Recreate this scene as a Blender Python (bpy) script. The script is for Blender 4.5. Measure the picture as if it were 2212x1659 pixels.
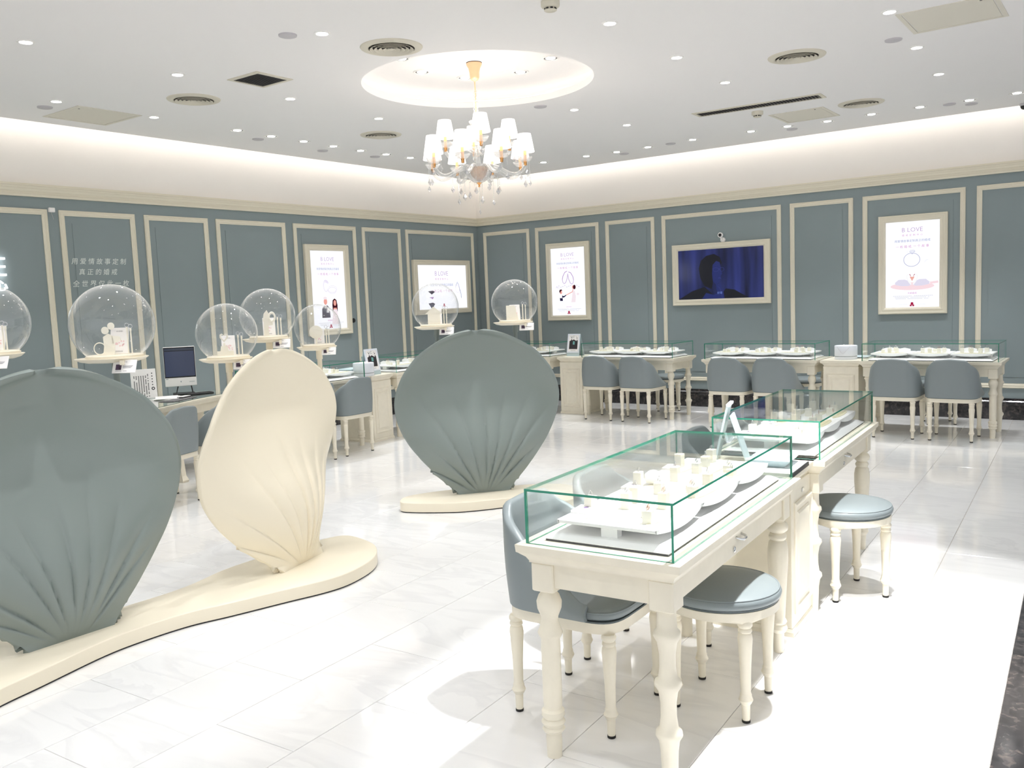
import bpy, math, random
import numpy as np
from mathutils import Vector, Matrix
random.seed(7)
PI = math.pi
SC = bpy.context.scene
COL = SC.collection
for _o in list(bpy.data.objects):
    bpy.data.objects.remove(_o)

# ------------------------------------------------------------------ camera
def make_camera():
    yaw, pitch, roll = -0.6282538204, -0.0985913231, -0.0404779956
    f = Vector((math.sin(yaw)*math.cos(pitch), math.cos(yaw)*math.cos(pitch), math.sin(pitch)))
    r0 = Vector((math.cos(yaw), -math.sin(yaw), 0)); u0 = r0.cross(f)
    r = math.cos(roll)*r0 + math.sin(roll)*u0
    u = -math.sin(roll)*r0 + math.cos(roll)*u0
    m = Matrix((r, u, -f)).transposed().to_4x4()
    m.translation = Vector((8.7286746, -11.2303806, 1.6))
    cd = bpy.data.cameras.new('camera'); co = bpy.data.objects.new('camera', cd); COL.objects.link(co)
    co.matrix_world = m
    cd.sensor_fit = 'HORIZONTAL'; cd.sensor_width = 36.0
    cd.lens = 1896.2545*36.0/2212.0
    cd.clip_start = 0.05; cd.clip_end = 100
    SC.camera = co
make_camera()

# ------------------------------------------------------------------ world, exposure
SC.view_settings.view_transform = 'Standard'
SC.view_settings.look = 'None'
SC.view_settings.gamma = 1.0
SC.view_settings.use_curve_mapping = False
SC.view_settings.exposure = 0.48
W = bpy.data.worlds.new('mall_hall'); SC.world = W
W.use_nodes = True
W.node_tree.nodes['Background'].inputs[0].default_value = (0.96, 0.98, 1.0, 1)
W.node_tree.nodes['Background'].inputs[1].default_value = 0.66
SC.cycles.max_bounces = 10
SC.cycles.diffuse_bounces = 6
SC.cycles.glossy_bounces = 4
SC.cycles.transmission_bounces = 8
SC.cycles.transparent_max_bounces = 28
SC.cycles.sample_clamp_indirect = 6.0
SC.cycles.caustics_reflective = False
SC.cycles.caustics_refractive = False

SPOT_W = 32.0        # grid downlights
GIMBAL_W = 42.0      # adjustable wall-side spots
COVE_E = 12.0        # wall cove strip emission
DOME_E = 2.0        # recess cove strip emission

def spot(loc, target, energy, size=1.35, blend=0.5, radius=0.035, col=(0.985, 0.99, 1.0)):
    d = bpy.data.lights.new('spot_lamp', 'SPOT'); o = bpy.data.objects.new('spot_lamp', d); COL.objects.link(o)
    d.energy = energy; d.spot_size = size; d.spot_blend = blend; d.shadow_soft_size = radius; d.color = col
    o.location = loc
    v = Vector(target)-Vector(loc)
    o.rotation_euler = v.to_track_quat('-Z', 'Y').to_euler()
    return o

# ------------------------------------------------------------------ node helpers / materials
def srgb(r, g, b):
    f = lambda c: (c/255/12.92) if c/255 <= 0.04045 else ((c/255+0.055)/1.055)**2.4
    return (f(r), f(g), f(b), 1.0)

def mat(name, col, rough=0.5, metal=0.0, spec=0.5, emit=None, estr=0.0, coat=0.0, noise=0.0, nscale=8.0, bump=0.0, bscale=120.0):
    m = bpy.data.materials.new(name); m.use_nodes = True
    nt = m.node_tree; b = nt.nodes['Principled BSDF']
    b.inputs['Base Color'].default_value = col
    b.inputs['Roughness'].default_value = rough
    b.inputs['Metallic'].default_value = metal
    b.inputs['Specular IOR Level'].default_value = spec
    b.inputs['Coat Weight'].default_value = coat
    b.inputs['Coat Roughness'].default_value = 0.06
    if emit:
        b.inputs['Emission Color'].default_value = emit
        b.inputs['Emission Strength'].default_value = estr
    if noise or bump:
        tc = nt.nodes.new('ShaderNodeTexCoord')
    if noise:
        n = nt.nodes.new('ShaderNodeTexNoise'); n.inputs['Scale'].default_value = nscale; n.inputs['Detail'].default_value = 5
        nt.links.new(tc.outputs['Object'], n.inputs['Vector'])
        r = nt.nodes.new('ShaderNodeValToRGB')
        r.color_ramp.elements[0].position = 0.3; r.color_ramp.elements[1].position = 0.7
        a = [c*(1-noise) for c in col[:3]]+[1]; c2 = [min(1, c*(1+noise)) for c in col[:3]]+[1]
        r.color_ramp.elements[0].color = a; r.color_ramp.elements[1].color = c2
        nt.links.new(n.outputs['Fac'], r.inputs['Fac']); nt.links.new(r.outputs['Color'], b.inputs['Base Color'])
    if bump:
        n2 = nt.nodes.new('ShaderNodeTexNoise'); n2.inputs['Scale'].default_value = bscale; n2.inputs['Detail'].default_value = 3
        nt.links.new(tc.outputs['Object'], n2.inputs['Vector'])
        bp = nt.nodes.new('ShaderNodeBump'); bp.inputs['Strength'].default_value = bump; bp.inputs['Distance'].default_value = 0.002
        nt.links.new(n2.outputs['Fac'], bp.inputs['Height']); nt.links.new(bp.outputs['Normal'], b.inputs['Normal'])
    return m

def emis(name, col, strength):
    m = bpy.data.materials.new(name); m.use_nodes = True
    nt = m.node_tree; nt.nodes.clear()
    e = nt.nodes.new('ShaderNodeEmission'); o = nt.nodes.new('ShaderNodeOutputMaterial')
    e.inputs[0].default_value = col; e.inputs[1].default_value = strength
    nt.links.new(e.outputs[0], o.inputs[0])
    return m

def glass_thin(name, tint=(0.97, 0.995, 0.985, 1), ior=1.5, boost=1.0, haze=0.0, rough=0.0, refl=(1, 1, 1, 1), rim=0.0):
    """thin clear glass: tinted see-through plus fresnel reflection; rim paints a bright edge"""
    m = bpy.data.materials.new(name); m.use_nodes = True
    nt = m.node_tree; nt.nodes.clear()
    o = nt.nodes.new('ShaderNodeOutputMaterial'); t = nt.nodes.new('ShaderNodeBsdfTransparent')
    g = nt.nodes.new('ShaderNodeBsdfGlossy'); fr = nt.nodes.new('ShaderNodeNewGeometry'); mx = nt.nodes.new('ShaderNodeMixShader')
    t.inputs[0].default_value = tint; g.inputs['Roughness'].default_value = rough; g.inputs['Color'].default_value = refl
    f0 = ((ior-1)/(ior+1))**2
    def mth(op, a, b):
        n = nt.nodes.new('ShaderNodeMath'); n.operation = op
        for i, q in enumerate((a, b)):
            if q is None: continue
            if isinstance(q, (int, float)): n.inputs[i].default_value = q
            else: nt.links.new(q, n.inputs[i])
        return n.outputs[0]
    dt = nt.nodes.new('ShaderNodeVectorMath'); dt.operation = 'DOT_PRODUCT'
    nt.links.new(fr.outputs['Normal'], dt.inputs[0]); nt.links.new(fr.outputs['Incoming'], dt.inputs[1])
    inv = mth('SUBTRACT', 1.0, mth('ABSOLUTE', dt.outputs['Value'], None))
    sch = mth('ADD', mth('MULTIPLY', mth('POWER', inv, 5.0), 1-f0), f0)
    mul = nt.nodes.new('ShaderNodeMath'); mul.operation = 'MULTIPLY'; mul.inputs[1].default_value = boost; mul.use_clamp = True
    nt.links.new(sch, mul.inputs[0]); nt.links.new(mul.outputs[0], mx.inputs[0])
    nt.links.new(t.outputs[0], mx.inputs[1]); nt.links.new(g.outputs[0], mx.inputs[2])
    last = mx
    if haze or rim:
        df = nt.nodes.new('ShaderNodeBsdfDiffuse'); df.inputs[0].default_value = (0.9, 0.93, 0.92, 1)
        m2 = nt.nodes.new('ShaderNodeMixShader'); m2.inputs[0].default_value = haze
        if rim: nt.links.new(mth('ADD', mth('MULTIPLY', mth('POWER', inv, 4.0), rim), haze), m2.inputs[0])  # pale diffuse added at grazing angles, imitates bright glass edges
        nt.links.new(mx.outputs[0], m2.inputs[1]); nt.links.new(df.outputs[0], m2.inputs[2]); last = m2
    nt.links.new(last.outputs[0], o.inputs[0])
    return m

def marble(name, dark=False):
    m = bpy.data.materials.new(name); m.use_nodes = True
    nt = m.node_tree; b = nt.nodes['Principled BSDF']
    tc = nt.nodes.new('ShaderNodeTexCoord'); oi = nt.nodes.new('ShaderNodeObjectInfo')
    add = nt.nodes.new('ShaderNodeVectorMath'); add.operation = 'ADD'
    sc = nt.nodes.new('ShaderNodeVectorMath'); sc.operation = 'SCALE'
    cmb = nt.nodes.new('ShaderNodeCombineXYZ')
    nt.links.new(oi.outputs['Random'], cmb.inputs[0]); nt.links.new(oi.outputs['Random'], cmb.inputs[2])
    nt.links.new(cmb.outputs[0], sc.inputs[0]); sc.inputs['Scale'].default_value = 37.0
    nt.links.new(tc.outputs['Object'], add.inputs[0]); nt.links.new(sc.outputs[0], add.inputs[1])
    if not dark:
        mp = nt.nodes.new('ShaderNodeMapping'); mp.inputs['Scale'].default_value = (1.0, 3.2, 1.0); mp.inputs['Rotation'].default_value = (0, 0, 0.5)
        nt.links.new(add.outputs[0], mp.inputs[0])
        n = nt.nodes.new('ShaderNodeTexNoise'); n.inputs['Scale'].default_value = 1.1; n.inputs['Detail'].default_value = 8; n.inputs['Distortion'].default_value = 0.9
        nt.links.new(mp.outputs[0], n.inputs['Vector'])
        r = nt.nodes.new('ShaderNodeValToRGB')
        e = r.color_ramp.elements
        e[0].position = 0.0; e[0].color = (0.83, 0.825, 0.82, 1)
        e[1].position = 1.0; e[1].color = (0.84, 0.835, 0.83, 1)
        for p, c in ((0.40, (0.83, 0.825, 0.82, 1)), (0.485, (0.765, 0.76, 0.76, 1)), (0.51, (0.825, 0.82, 0.815, 1)), (0.62, (0.80, 0.795, 0.79, 1)), (0.70, (0.83, 0.825, 0.82, 1))):
            x = e.new(p); x.color = c
        nt.links.new(n.outputs['Fac'], r.inputs['Fac']); nt.links.new(r.outputs['Color'], b.inputs['Base Color'])
        b.inputs['Roughness'].default_value = 0.07
        b.inputs['Specular IOR Level'].default_value = 0.55
    else:
        n = nt.nodes.new('ShaderNodeTexNoise'); n.inputs['Scale'].default_value = 22; n.inputs['Detail'].default_value = 9; n.inputs['Distortion'].default_value = 0.9
        nt.links.new(add.outputs[0], n.inputs['Vector'])
        r = nt.nodes.new('ShaderNodeValToRGB'); e = r.color_ramp.elements
        e[0].position = 0.35; e[0].color = (0.012, 0.012, 0.014, 1)
        e[1].position = 0.75; e[1].color = (0.11, 0.09, 0.08, 1)
        x = e.new(0.55); x.color = (0.035, 0.032, 0.034, 1)
        nt.links.new(n.outputs['Fac'], r.inputs['Fac']); nt.links.new(r.outputs['Color'], b.inputs['Base Color'])
        b.inputs['Roughness'].default_value = 0.12
    return m

M = {}
M['marble'] = marble('white_marble')
M['granite'] = marble('dark_granite', True)
M['joint'] = mat('tile_joint', srgb(205, 199, 190), 0.8)
M['teal'] = mat('teal_wall_paint', srgb(135, 147, 149), 0.62, noise=0.02, nscale=2.0, bump=0.05)
M['white'] = mat('white_plaster', srgb(241, 239, 238), 0.9, bump=0.03)
M['upper'] = mat('warm_white_plaster', srgb(240, 236, 231), 0.9, bump=0.03)
M['ivory_trim'] = mat('ivory_trim_paint', srgb(226, 219, 200), 0.5)
M['cream'] = mat('cream_furniture_paint', srgb(232, 225, 207), 0.42, noise=0.03, nscale=14)
M['cream_gloss'] = mat('cream_lacquer', srgb(240, 231, 210), 0.32)
M['teal_gloss'] = mat('teal_lacquer', srgb(132, 142, 139), 0.25)
M['leather'] = mat('blue_grey_leather', srgb(130, 139, 141), 0.42, bump=0.12, bscale=260)
M['gap_dark'] = mat('gap_shade_and_seam', srgb(86, 96, 98), 0.5)  # dark tone for the shaded seat gaps and the box seam
M['black'] = mat('black_plastic', srgb(24, 24, 26), 0.4)
M['rubber'] = mat('black_rubber', srgb(30, 28, 26), 0.7)
M['paper'] = mat('white_card', srgb(245, 242, 240), 0.6)
M['ivory'] = mat('ivory_display', srgb(246, 241, 226), 0.5)
M['white_pad'] = mat('white_display_leatherette', srgb(247, 246, 246), 0.45)
M['insert'] = mat('ivory_lace_insert', srgb(226, 218, 186), 0.6)
M['silver'] = mat('silver_metal', srgb(225, 225, 228), 0.14, 1.0)
M['rose'] = mat('rose_gold_metal', srgb(224, 166, 146), 0.16, 1.0)
M['chrome'] = mat('chrome', srgb(220, 222, 224), 0.1, 1.0)
M['gold'] = mat('gold_metal', srgb(236, 176, 112), 0.25, 1.0)
M['peach'] = mat('peach_gold_enamel', srgb(248, 200, 158), 0.3, 0.2)
M['pale_blue'] = mat('pale_blue_leatherette', srgb(186, 203, 208), 0.45)
M['pale_box'] = mat('pale_lilac_box', srgb(226, 230, 238), 0.5)
M['gem'] = mat('gem', (0.95, 0.97, 1, 1), 0.02, 0.0, 1.0, coat=1.0)
M['grey_cap'] = mat('grey_cap', srgb(196, 193, 196), 0.6)
M['vent_ivory'] = mat('vent_ivory', srgb(214, 208, 192), 0.55)
M['vent_dark'] = mat('vent_dark', srgb(46, 40, 38), 0.8)
M['vent_grey'] = mat('vent_grey', srgb(128, 126, 126), 0.5, 0.3)
M['hatch'] = mat('hatch_paint', srgb(222, 217, 204), 0.75)
M['glass'] = glass_thin('clear_case_glass', (0.985, 0.997, 0.992, 1), 1.5, 0.85)
M['glass_edge'] = mat('green_glass_edge', (0.03, 0.26, 0.17, 1), 0.12, 0.0, 0.6)
M['globe'] = glass_thin('blown_globe_glass', (0.975, 0.975, 0.975, 1), 1.5, 1.5, haze=0.015, rim=0.35)
M['acrylic'] = glass_thin('acrylic', (0.95, 0.96, 0.97, 1), 1.45, 1.0, haze=0.25)
M['desk_glass'] = glass_thin('desk_glass', (0.88, 0.95, 0.94, 1), 1.5, 1.3)
M['crystal'] = glass_thin('chandelier_crystal', (0.92, 0.92, 0.92, 1), 1.6, 2.2, haze=0.16, rim=0.3)
M['crystal_drop'] = glass_thin('crystal_drop', (0.80, 0.80, 0.82, 1), 1.9, 2.6, haze=0.06)
M['cup_glass'] = glass_thin('fluted_glass', (0.93, 0.92, 0.92, 1), 1.5, 1.7, haze=0.22)
M['shade'] = emis('lit_lamp_shade', (1.0, 0.955, 0.90, 1), 1.5)
M['candle'] = mat('candle_sleeve', srgb(250, 190, 130), 0.4, emit=(1.0, 0.55, 0.24, 1), estr=0.35)  # emission puts the bulb's glow into the sleeve itself
M['lens'] = emis('lamp_lens', (1.0, 0.98, 0.96, 1), 26.0)
M['lens_trim'] = mat('lamp_trim', srgb(240, 238, 235), 0.4)
M['lens_grey'] = mat('lamp_inner_ring', srgb(120, 116, 114), 0.4, 0.4)
M['cove_strip'] = emis('cove_strip', (1.0, 0.955, 0.89, 1), COVE_E)
M['dome_strip'] = emis('dome_strip', (1.0, 0.95, 0.88, 1), DOME_E)
M['panel_lit'] = emis('lit_poster_panel', (0.93, 0.945, 1.0, 1), 0.80)
M['sign_lit'] = emis('lit_sign_letters', (0.95, 0.97, 1.0, 1), 3.0)
M['vinyl'] = mat('white_vinyl', srgb(226, 230, 226), 0.6)

def flat(name, r, g, b, k=1.0):      # colours printed on a backlit sheet
    c = srgb(r, g, b)
    return emis(name, c, k*0.72)
INK = {k: flat('poster_ink_'+k, *v) for k, v in dict(violet=(178, 138, 196), blue=(150, 158, 200), pink=(214, 148, 200), navy=(38, 32, 66), skin=(240, 168, 156), hair=(66, 24, 34), pale=(226, 222, 240), lilac=(206, 186, 222), ring=(176, 178, 210), blush=(250, 222, 228), coral=(240, 178, 166), crimson=(168, 30, 72), grey=(196, 196, 212), white=(250, 250, 252), rosy=(246, 232, 238)).items()}

# ------------------------------------------------------------------ mesh builder
class MB:
    def __init__(s): s.v = []; s.f = []
    def add(s, vs, fs, mx=None):
        n = len(s.v)
        if mx is not None: vs = [tuple(mx @ Vector(p)) for p in vs]
        s.v += [tuple(p) for p in vs]; s.f += [tuple(i+n for i in f) for f in fs]
        return s
    def box(s, x0, x1, y0, y1, z0, z1, mx=None):
        vs = [(x0,y0,z0),(x1,y0,z0),(x1,y1,z0),(x0,y1,z0),(x0,y0,z1),(x1,y0,z1),(x1,y1,z1),(x0,y1,z1)]
        return s.add(vs, [(0,3,2,1),(4,5,6,7),(0,1,5,4),(1,2,6,5),(2,3,7,6),(3,0,4,7)], mx)
    def cbox(s, x0, x1, y0, y1, z0, z1, c=0.004, mx=None):
        """box with chamfered top/bottom and vertical edges"""
        def ring(i, z): return [(x0+c+i,y0+i,z),(x1-c-i,y0+i,z),(x1-i,y0+c+i,z),(x1-i,y1-c-i,z),(x1-c-i,y1-i,z),(x0+c+i,y1-i,z),(x0+i,y1-c-i,z),(x0+i,y0+c+i,z)]
        return s.loft([ring(c, z0), ring(0, z0+c), ring(0, z1-c), ring(c, z1)], mx=mx)
    def loft(s, rings, cap0=True, cap1=True, closed=True, mx=None):
        n = len(rings[0]); vs = [p for r in rings for p in r]; fs = []
        m = n if closed else n-1
        for i in range(len(rings)-1):
            for j in range(m):
                a = i*n+j; b = i*n+(j+1) % n
                fs.append((a, b, b+n, a+n))
        if cap0: fs.append(tuple(range(n-1, -1, -1)))
        if cap1: fs.append(tuple(range((len(rings)-1)*n, len(rings)*n)))
        return s.add(vs, fs, mx)
    def lathe(s, prof, seg=20, mx=None, cap0=True, cap1=True, flute=0.0, nfl=0):
        rings = []
        for r, z in prof:
            ring = []
            for k in range(seg):
                a = 2*PI*k/seg
                rr = r*(1+flute*math.cos(nfl*a)) if flute else r
                ring.append((rr*math.cos(a), rr*math.sin(a), z))
            rings.append(ring)
        return s.loft(rings, cap0, cap1, mx=mx)
    def tube(s, pts, r, seg=8, mx=None, caps=True):
        pts = [Vector(p) for p in pts]; rings = []
        up = Vector((0, 0, 1))
        for i, p in enumerate(pts):
            t = (pts[min(i+1, len(pts)-1)]-pts[max(i-1, 0)]).normalized()
            ref = up if abs(t.z) < 0.95 else Vector((1, 0, 0))
            n = t.cross(ref).normalized(); b = n.cross(t)
            rr = r[i] if isinstance(r, (list, tuple)) else r
            rings.append([tuple(p+n*rr*math.cos(2*PI*k/seg)+b*rr*math.sin(2*PI*k/seg)) for k in range(seg)])
        return s.loft(rings, caps, caps, mx=mx)
    def torus(s, R, r, n=24, m=8, mx=None):
        vs = []; fs = []
        for i in range(n):
            a = 2*PI*i/n
            for j in range(m):
                b = 2*PI*j/m
                vs.append(((R+r*math.cos(b))*math.cos(a), (R+r*math.cos(b))*math.sin(a), r*math.sin(b)))
        for i in range(n):
            for j in range(m):
                fs.append((i*m+j, ((i+1) % n)*m+j, ((i+1) % n)*m+(j+1) % m, i*m+(j+1) % m))
        return s.add(vs, fs, mx)
    def prism(s, pts, z0, z1, mx=None):
        return s.loft([[(x, y, z0) for x, y in pts], [(x, y, z1) for x, y in pts]], mx=mx)
    def poly(s, pts, z, mx=None):
        return s.add([(x, y, z) for x, y in pts], [tuple(range(len(pts)))], mx)
    def disc(s, r, z, seg=24, cx=0, cy=0, ry=None, mx=None):
        ry = r if ry is None else ry
        return s.poly([(cx+r*math.cos(2*PI*k/seg), cy+ry*math.sin(2*PI*k/seg)) for k in range(seg)], z, mx)
    def ringflat(s, r0, r1, z, seg=28, cx=0, cy=0, sx=1, mx=None):
        vs = []; fs = []
        for k in range(seg):
            a = 2*PI*k/seg
            vs += [(cx+sx*r0*math.cos(a), cy+r0*math.sin(a), z), (cx+sx*r1*math.cos(a), cy+r1*math.sin(a), z)]
        for k in range(seg):
            a = 2*k; b = 2*((k+1) % seg); fs.append((a, a+1, b+1, b))
        return s.add(vs, fs, mx)
    def stroke(s, pts, w, z, mx=None):
        """flat ribbon along a 2-D polyline"""
        L = []; R = []
        P = [Vector((p[0], p[1])) for p in pts]
        for i, p in enumerate(P):
            t = (P[min(i+1, len(P)-1)]-P[max(i-1, 0)])
            t = t.normalized() if t.length else Vector((1, 0))
            n = Vector((-t.y, t.x))*w/2
            L.append((p.x+n.x, p.y+n.y, z)); R.append((p.x-n.x, p.y-n.y, z))
        n = len(P)
        return s.add(L+R, [(i, i+n, i+n+1, i+1) for i in range(n-1)], mx)
    def mesh(s, name):
        me = bpy.data.meshes.new(name); me.from_pydata(s.v, [], s.f); me.update(); return me

def obj(name, mb, m, parent=None, smooth=None, loc=None, rot=None):
    me = mb if isinstance(mb, bpy.types.Mesh) else mb.mesh(name)
    ms = m if isinstance(m, (list, tuple)) else [m]
    if not me.materials:
        for x in ms: me.materials.append(x)
    if smooth is not None:
        me.polygons.foreach_set('use_smooth', [True]*len(me.polygons))
        me.set_sharp_from_angle(angle=math.radians(smooth))
    o = bpy.data.objects.new(name, me); COL.objects.link(o)
    if parent is not None: o.parent = parent
    if loc is not None: o.location = loc
    if rot is not None: o.rotation_euler = rot
    return o

def tag(o, label=None, cat=None, group=None, kind=None):
    if label: o['label'] = label
    if cat: o['category'] = cat
    if group: o['group'] = group
    if kind: o['kind'] = kind
    return o

def thing(name, label, cat, loc=(0, 0, 0), rz=0.0, group=None, mw=None):
    o = bpy.data.objects.new(name, None); COL.objects.link(o)
    o.empty_display_size = 0.1
    if mw is not None: o.matrix_world = mw
    else: o.location = loc; o.rotation_euler = (0, 0, rz)
    return tag(o, label, cat, group)

def kids(o): return [c for c in bpy.data.objects if c.parent == o]
TREES = {}
def capture(root):
    """remember a thing's parts and sub-parts once, so copies need no search"""
    TREES[root.name] = [(c, kids(c)) for c in kids(root)]
def dup(root, loc, rz=0.0, label=None, group=None, scale=None):
    r = root.copy(); COL.objects.link(r); r.location = loc; r.rotation_euler = (0, 0, rz)
    if scale: r.scale = scale
    if label: r['label'] = label
    if group: r['group'] = group
    for c, gs in TREES[root.name]:
        d = c.copy(); COL.objects.link(d); d.parent = r
        for g in gs:
            e = g.copy(); COL.objects.link(e); e.parent = d
    return r

_tc = {}
def text(body, size=1.0, width=None, offset=0.0, shear=0.0):
    """flat lettering centred on the origin: (verts, faces, w, h)"""
    key = (body, offset, shear)
    if key not in _tc:
        c = bpy.data.curves.new('txt', 'FONT'); c.body = body; c.resolution_u = 2; c.offset = offset; c.shear = shear
        o = bpy.data.objects.new('txt', c); COL.objects.link(o)
        dg = bpy.context.evaluated_depsgraph_get()
        me = bpy.data.meshes.new_from_object(o.evaluated_get(dg))
        vs = np.array([v.co[:] for v in me.vertices]).reshape(-1, 3); fs = [tuple(p.vertices) for p in me.polygons]
        bpy.data.objects.remove(o); bpy.data.curves.remove(c); bpy.data.meshes.remove(me)
        lo = vs.min(0); hi = vs.max(0); vs = vs-(lo+hi)/2
        _tc[key] = (vs, fs, hi[0]-lo[0], hi[1]-lo[1])
    vs, fs, w, h = _tc[key]
    k = (width/w) if width else size
    return [tuple(p*k) for p in vs], fs, w*k, h*k
def put_text(mb, body, x, y, z, width=None, size=1.0, offset=0.0, shear=0.0, mx=None, sy=1.0):
    vs, fs, w, h = text(body, size, width, offset, shear)
    return mb.add([(p[0]+x, p[1]*sy+y, z) for p in vs], fs, mx)

def sring(a, b, n, z, seg=36, cx=0, cy=0):
    out = []
    for k in range(seg):
        t = 2*PI*k/seg; c, s_ = math.cos(t), math.sin(t)
        out.append((cx+a*math.copysign(abs(c)**(2/n), c), cy+b*math.copysign(abs(s_)**(2/n), s_), z))
    return out

LEFT_WALL = lambda y, z, x=0.0: Matrix(((0, 0, 1, x), (1, 0, 0, y), (0, 1, 0, z), (0, 0, 0, 1)))   # local x->+y, y->up, z->into room
RIGHT_WALL = lambda x, z, y=0.0: Matrix(((1, 0, 0, x), (0, 0, -1, y), (0, 1, 0, z), (0, 0, 0, 1)))

# =================================================================== THE SHELL
XE, YE = 12.5, -13.5
CEIL = 3.40
# floor
fl = obj('floor', MB().box(-0.2, XE, YE, 0.2, -0.12, -0.004), M['joint']); tag(fl, kind='structure')
TH = 0.047
ux, uy = Vector((math.cos(TH), math.sin(TH), 0)), Vector((-math.sin(TH), math.cos(TH), 0))
TW, TL = 0.425, 0.885
O0 = Vector((7.915, -8.1, 0))
tile_me = MB().cbox(-TW/2+0.0012, TW/2-0.0012, -TL/2+0.0012, TL/2-0.0012, -0.006, 0.0, 0.0012).mesh('tile')
tile_me.materials.append(M['marble'])
ntile = 0
cells = []
for i in range(-20, 0):
    for j in range(-3, 12):
        c = O0+ux*((i+0.5)*TW)+uy*((j+(0.5 if i % 2 else 0.0)-0.49+0.25)*TL)
        if -0.35 < c.x < 8.2 and -10.6 < c.y < 0.6: cells.append(c)
for c in cells:
    o = bpy.data.objects.new('tile', tile_me); COL.objects.link(o); o.parent = fl
    o.location = c; o.rotation_euler = (0, 0, TH+(PI if random.random() < 0.5 else 0)); ntile += 1
# last narrow column beside the dark strip, cut tiles
half_me = MB().cbox(-0.213, 0.213, -TL/2+0.0012, TL/2-0.0012, -0.006, 0.0, 0.0012).mesh('tile'); half_me.materials.append(M['marble'])
for j in range(-4, 11):
    c = O0+ux*0.215+uy*((j+0.242)*TL)
    if c.y > 0.4: continue
    o = bpy.data.objects.new('tile', half_me); COL.objects.link(o); o.parent = fl; o.location = c; o.rotation_euler = (0, 0, TH)
# marble beyond the tiles the photo shows (towards the entrance, behind the viewer)
def quad_prism(p, z0, z1): return MB().prism(p, z0, z1)
e0 = O0+ux*0.43
ea = e0+uy*(-5.2); eb = e0+uy*8.6
strip = obj('trim_1', quad_prism([(ea.x, ea.y), (ea.x+1.0, ea.y), (eb.x+1.0, eb.y), (eb.x, eb.y)], -0.05, 0.001), M['granite']); tag(strip, kind='structure')
outer = obj('trim_2', quad_prism([(ea.x+1.003, ea.y), (XE, ea.y), (XE, eb.y), (eb.x+1.003, eb.y)], -0.05, 0.0), M['marble']); tag(outer, kind='structure')
near = obj('trim_3', MB().box(-0.2, 8.36, YE, -11.15, -0.05, 0.0), M['marble']); tag(near, kind='structure')

# walls
ZC0, ZC1 = 2.744, 2.862     # cornice
wl_ = obj('wall_left', MB().box(-0.2, 0, YE, 0, -0.1, 2.80), M['teal']); tag(wl_, kind='structure')
wr_ = obj('wall_right', MB().box(-0.2, XE, 0, 0.2, -0.1, 2.80), M['teal']); tag(wr_, kind='structure')
obj('upper_wall', MB().box(-0.2, 0, YE, 0, 2.80, 3.85), M['upper'], wl_)
obj('upper_wall', MB().box(-0.2, XE, 0, 0.2, 2.80, 3.85), M['upper'], wr_)
# cornice profile (depth from wall, height)
CP = [(0, ZC0), (0.030, ZC0), (0.034, ZC0+0.022), (0.026, ZC0+0.026), (0.028, ZC0+0.04), (0.042, ZC0+0.052), (0.046, ZC0+0.074), (0.052, ZC0+0.078), (0.056, ZC0+0.094), (0.066, ZC0+0.100), (0.068, ZC1), (0, ZC1)]
mb = MB(); mb.loft([[(d, YE, z) for d, z in CP], [(d, -d, z) for d, z in CP]]); c1 = obj('trim_4', mb, M['ivory_trim'])
mb = MB(); mb.loft([[(d, -d, z) for d, z in CP], [(XE, -d, z) for d, z in CP]]); c2 = obj('trim_5', mb, M['ivory_trim'])
for c, w_ in ((c1, wl_), (c2, wr_)):
    tag(c, kind='structure')
# black stone baseboards
BP = [(0, 0.0), (0.034, 0.0), (0.034, 0.165), (0.026, 0.172), (0.030, 0.185), (0.024, 0.20), (0.014, 0.212), (0.010, 0.238), (0, 0.238)]
tag(obj('baseboard_left', MB().loft([[(d, YE, z) for d, z in BP], [(d, -d, z) for d, z in BP]]), M['granite']), kind='structure')
tag(obj('baseboard_right', MB().loft([[(d, -d, z) for d, z in BP], [(XE, -d, z) for d, z in BP]]), M['granite']), kind='structure')

# wall panels: moulding frames and faint raised fields
MP = [(0.0, 0.0), (0.0, 0.014), (0.012, 0.022), (0.020, 0.016), (0.034, 0.019), (0.046, 0.011), (0.054, 0.010), (0.054, 0.0)]
ZT, ZB = 2.632, 0.354
def frame_mb(x0, x1, y0, y1, prof):
    """mitred picture-frame ring in local x/y with profile (inset, height)"""
    corners = [(x0, y0, 1, 1), (x1, y0, -1, 1), (x1, y1, -1, -1), (x0, y1, 1, -1)]
    rings = [[(cx+sx*d, cy+sy*d, h) for d, h in prof] for cx, cy, sx, sy in corners]
    mb = MB(); n = len(prof); vs = [p for r in rings for p in r]; fs = []
    for i in range(4):
        j = (i+1) % 4
        for k in range(n):
            k2 = (k+1) % n
            fs.append((i*n+k, i*n+k2, j*n+k2, j*n+k))
    return mb.add(vs, fs)
def panel(wall, MX, a, b):
    m = MX(0, 0) if wall is wl_ else MX(0, 0)
    mb = frame_mb(a, b, ZB, ZT, MP)
    o = obj('panel_moulding', mb, M['ivory_trim'], wall); o.matrix_local = m
    i = 0.054+0.072
    if b-a > 2*i+0.1:
        mb = MB().box(a+i, b-i, ZB+i, ZT-i, -0.002, 0.005)
        o2 = obj('raised_field', mb, M['teal'], wall); o2.matrix_local = m
LP = [(-8.25, -6.817), (-6.703, -5.9), (-5.792, -5.004), (-4.896, -3.89), (-3.763, -2.687), (-2.567, -1.804), (-1.695, -0.116), (-10.0, -8.37), (-11.6, -10.11)]
RP = [(0.129, 1.014), (1.127, 2.238), (2.352, 3.131), (3.245, 4.912), (5.028, 5.798), (5.909, 7.026), (7.14, 8.26), (8.37, 9.9), (10.02, 11.5)]
for a, b in LP: panel(wl_, LEFT_WALL, a, b)
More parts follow.
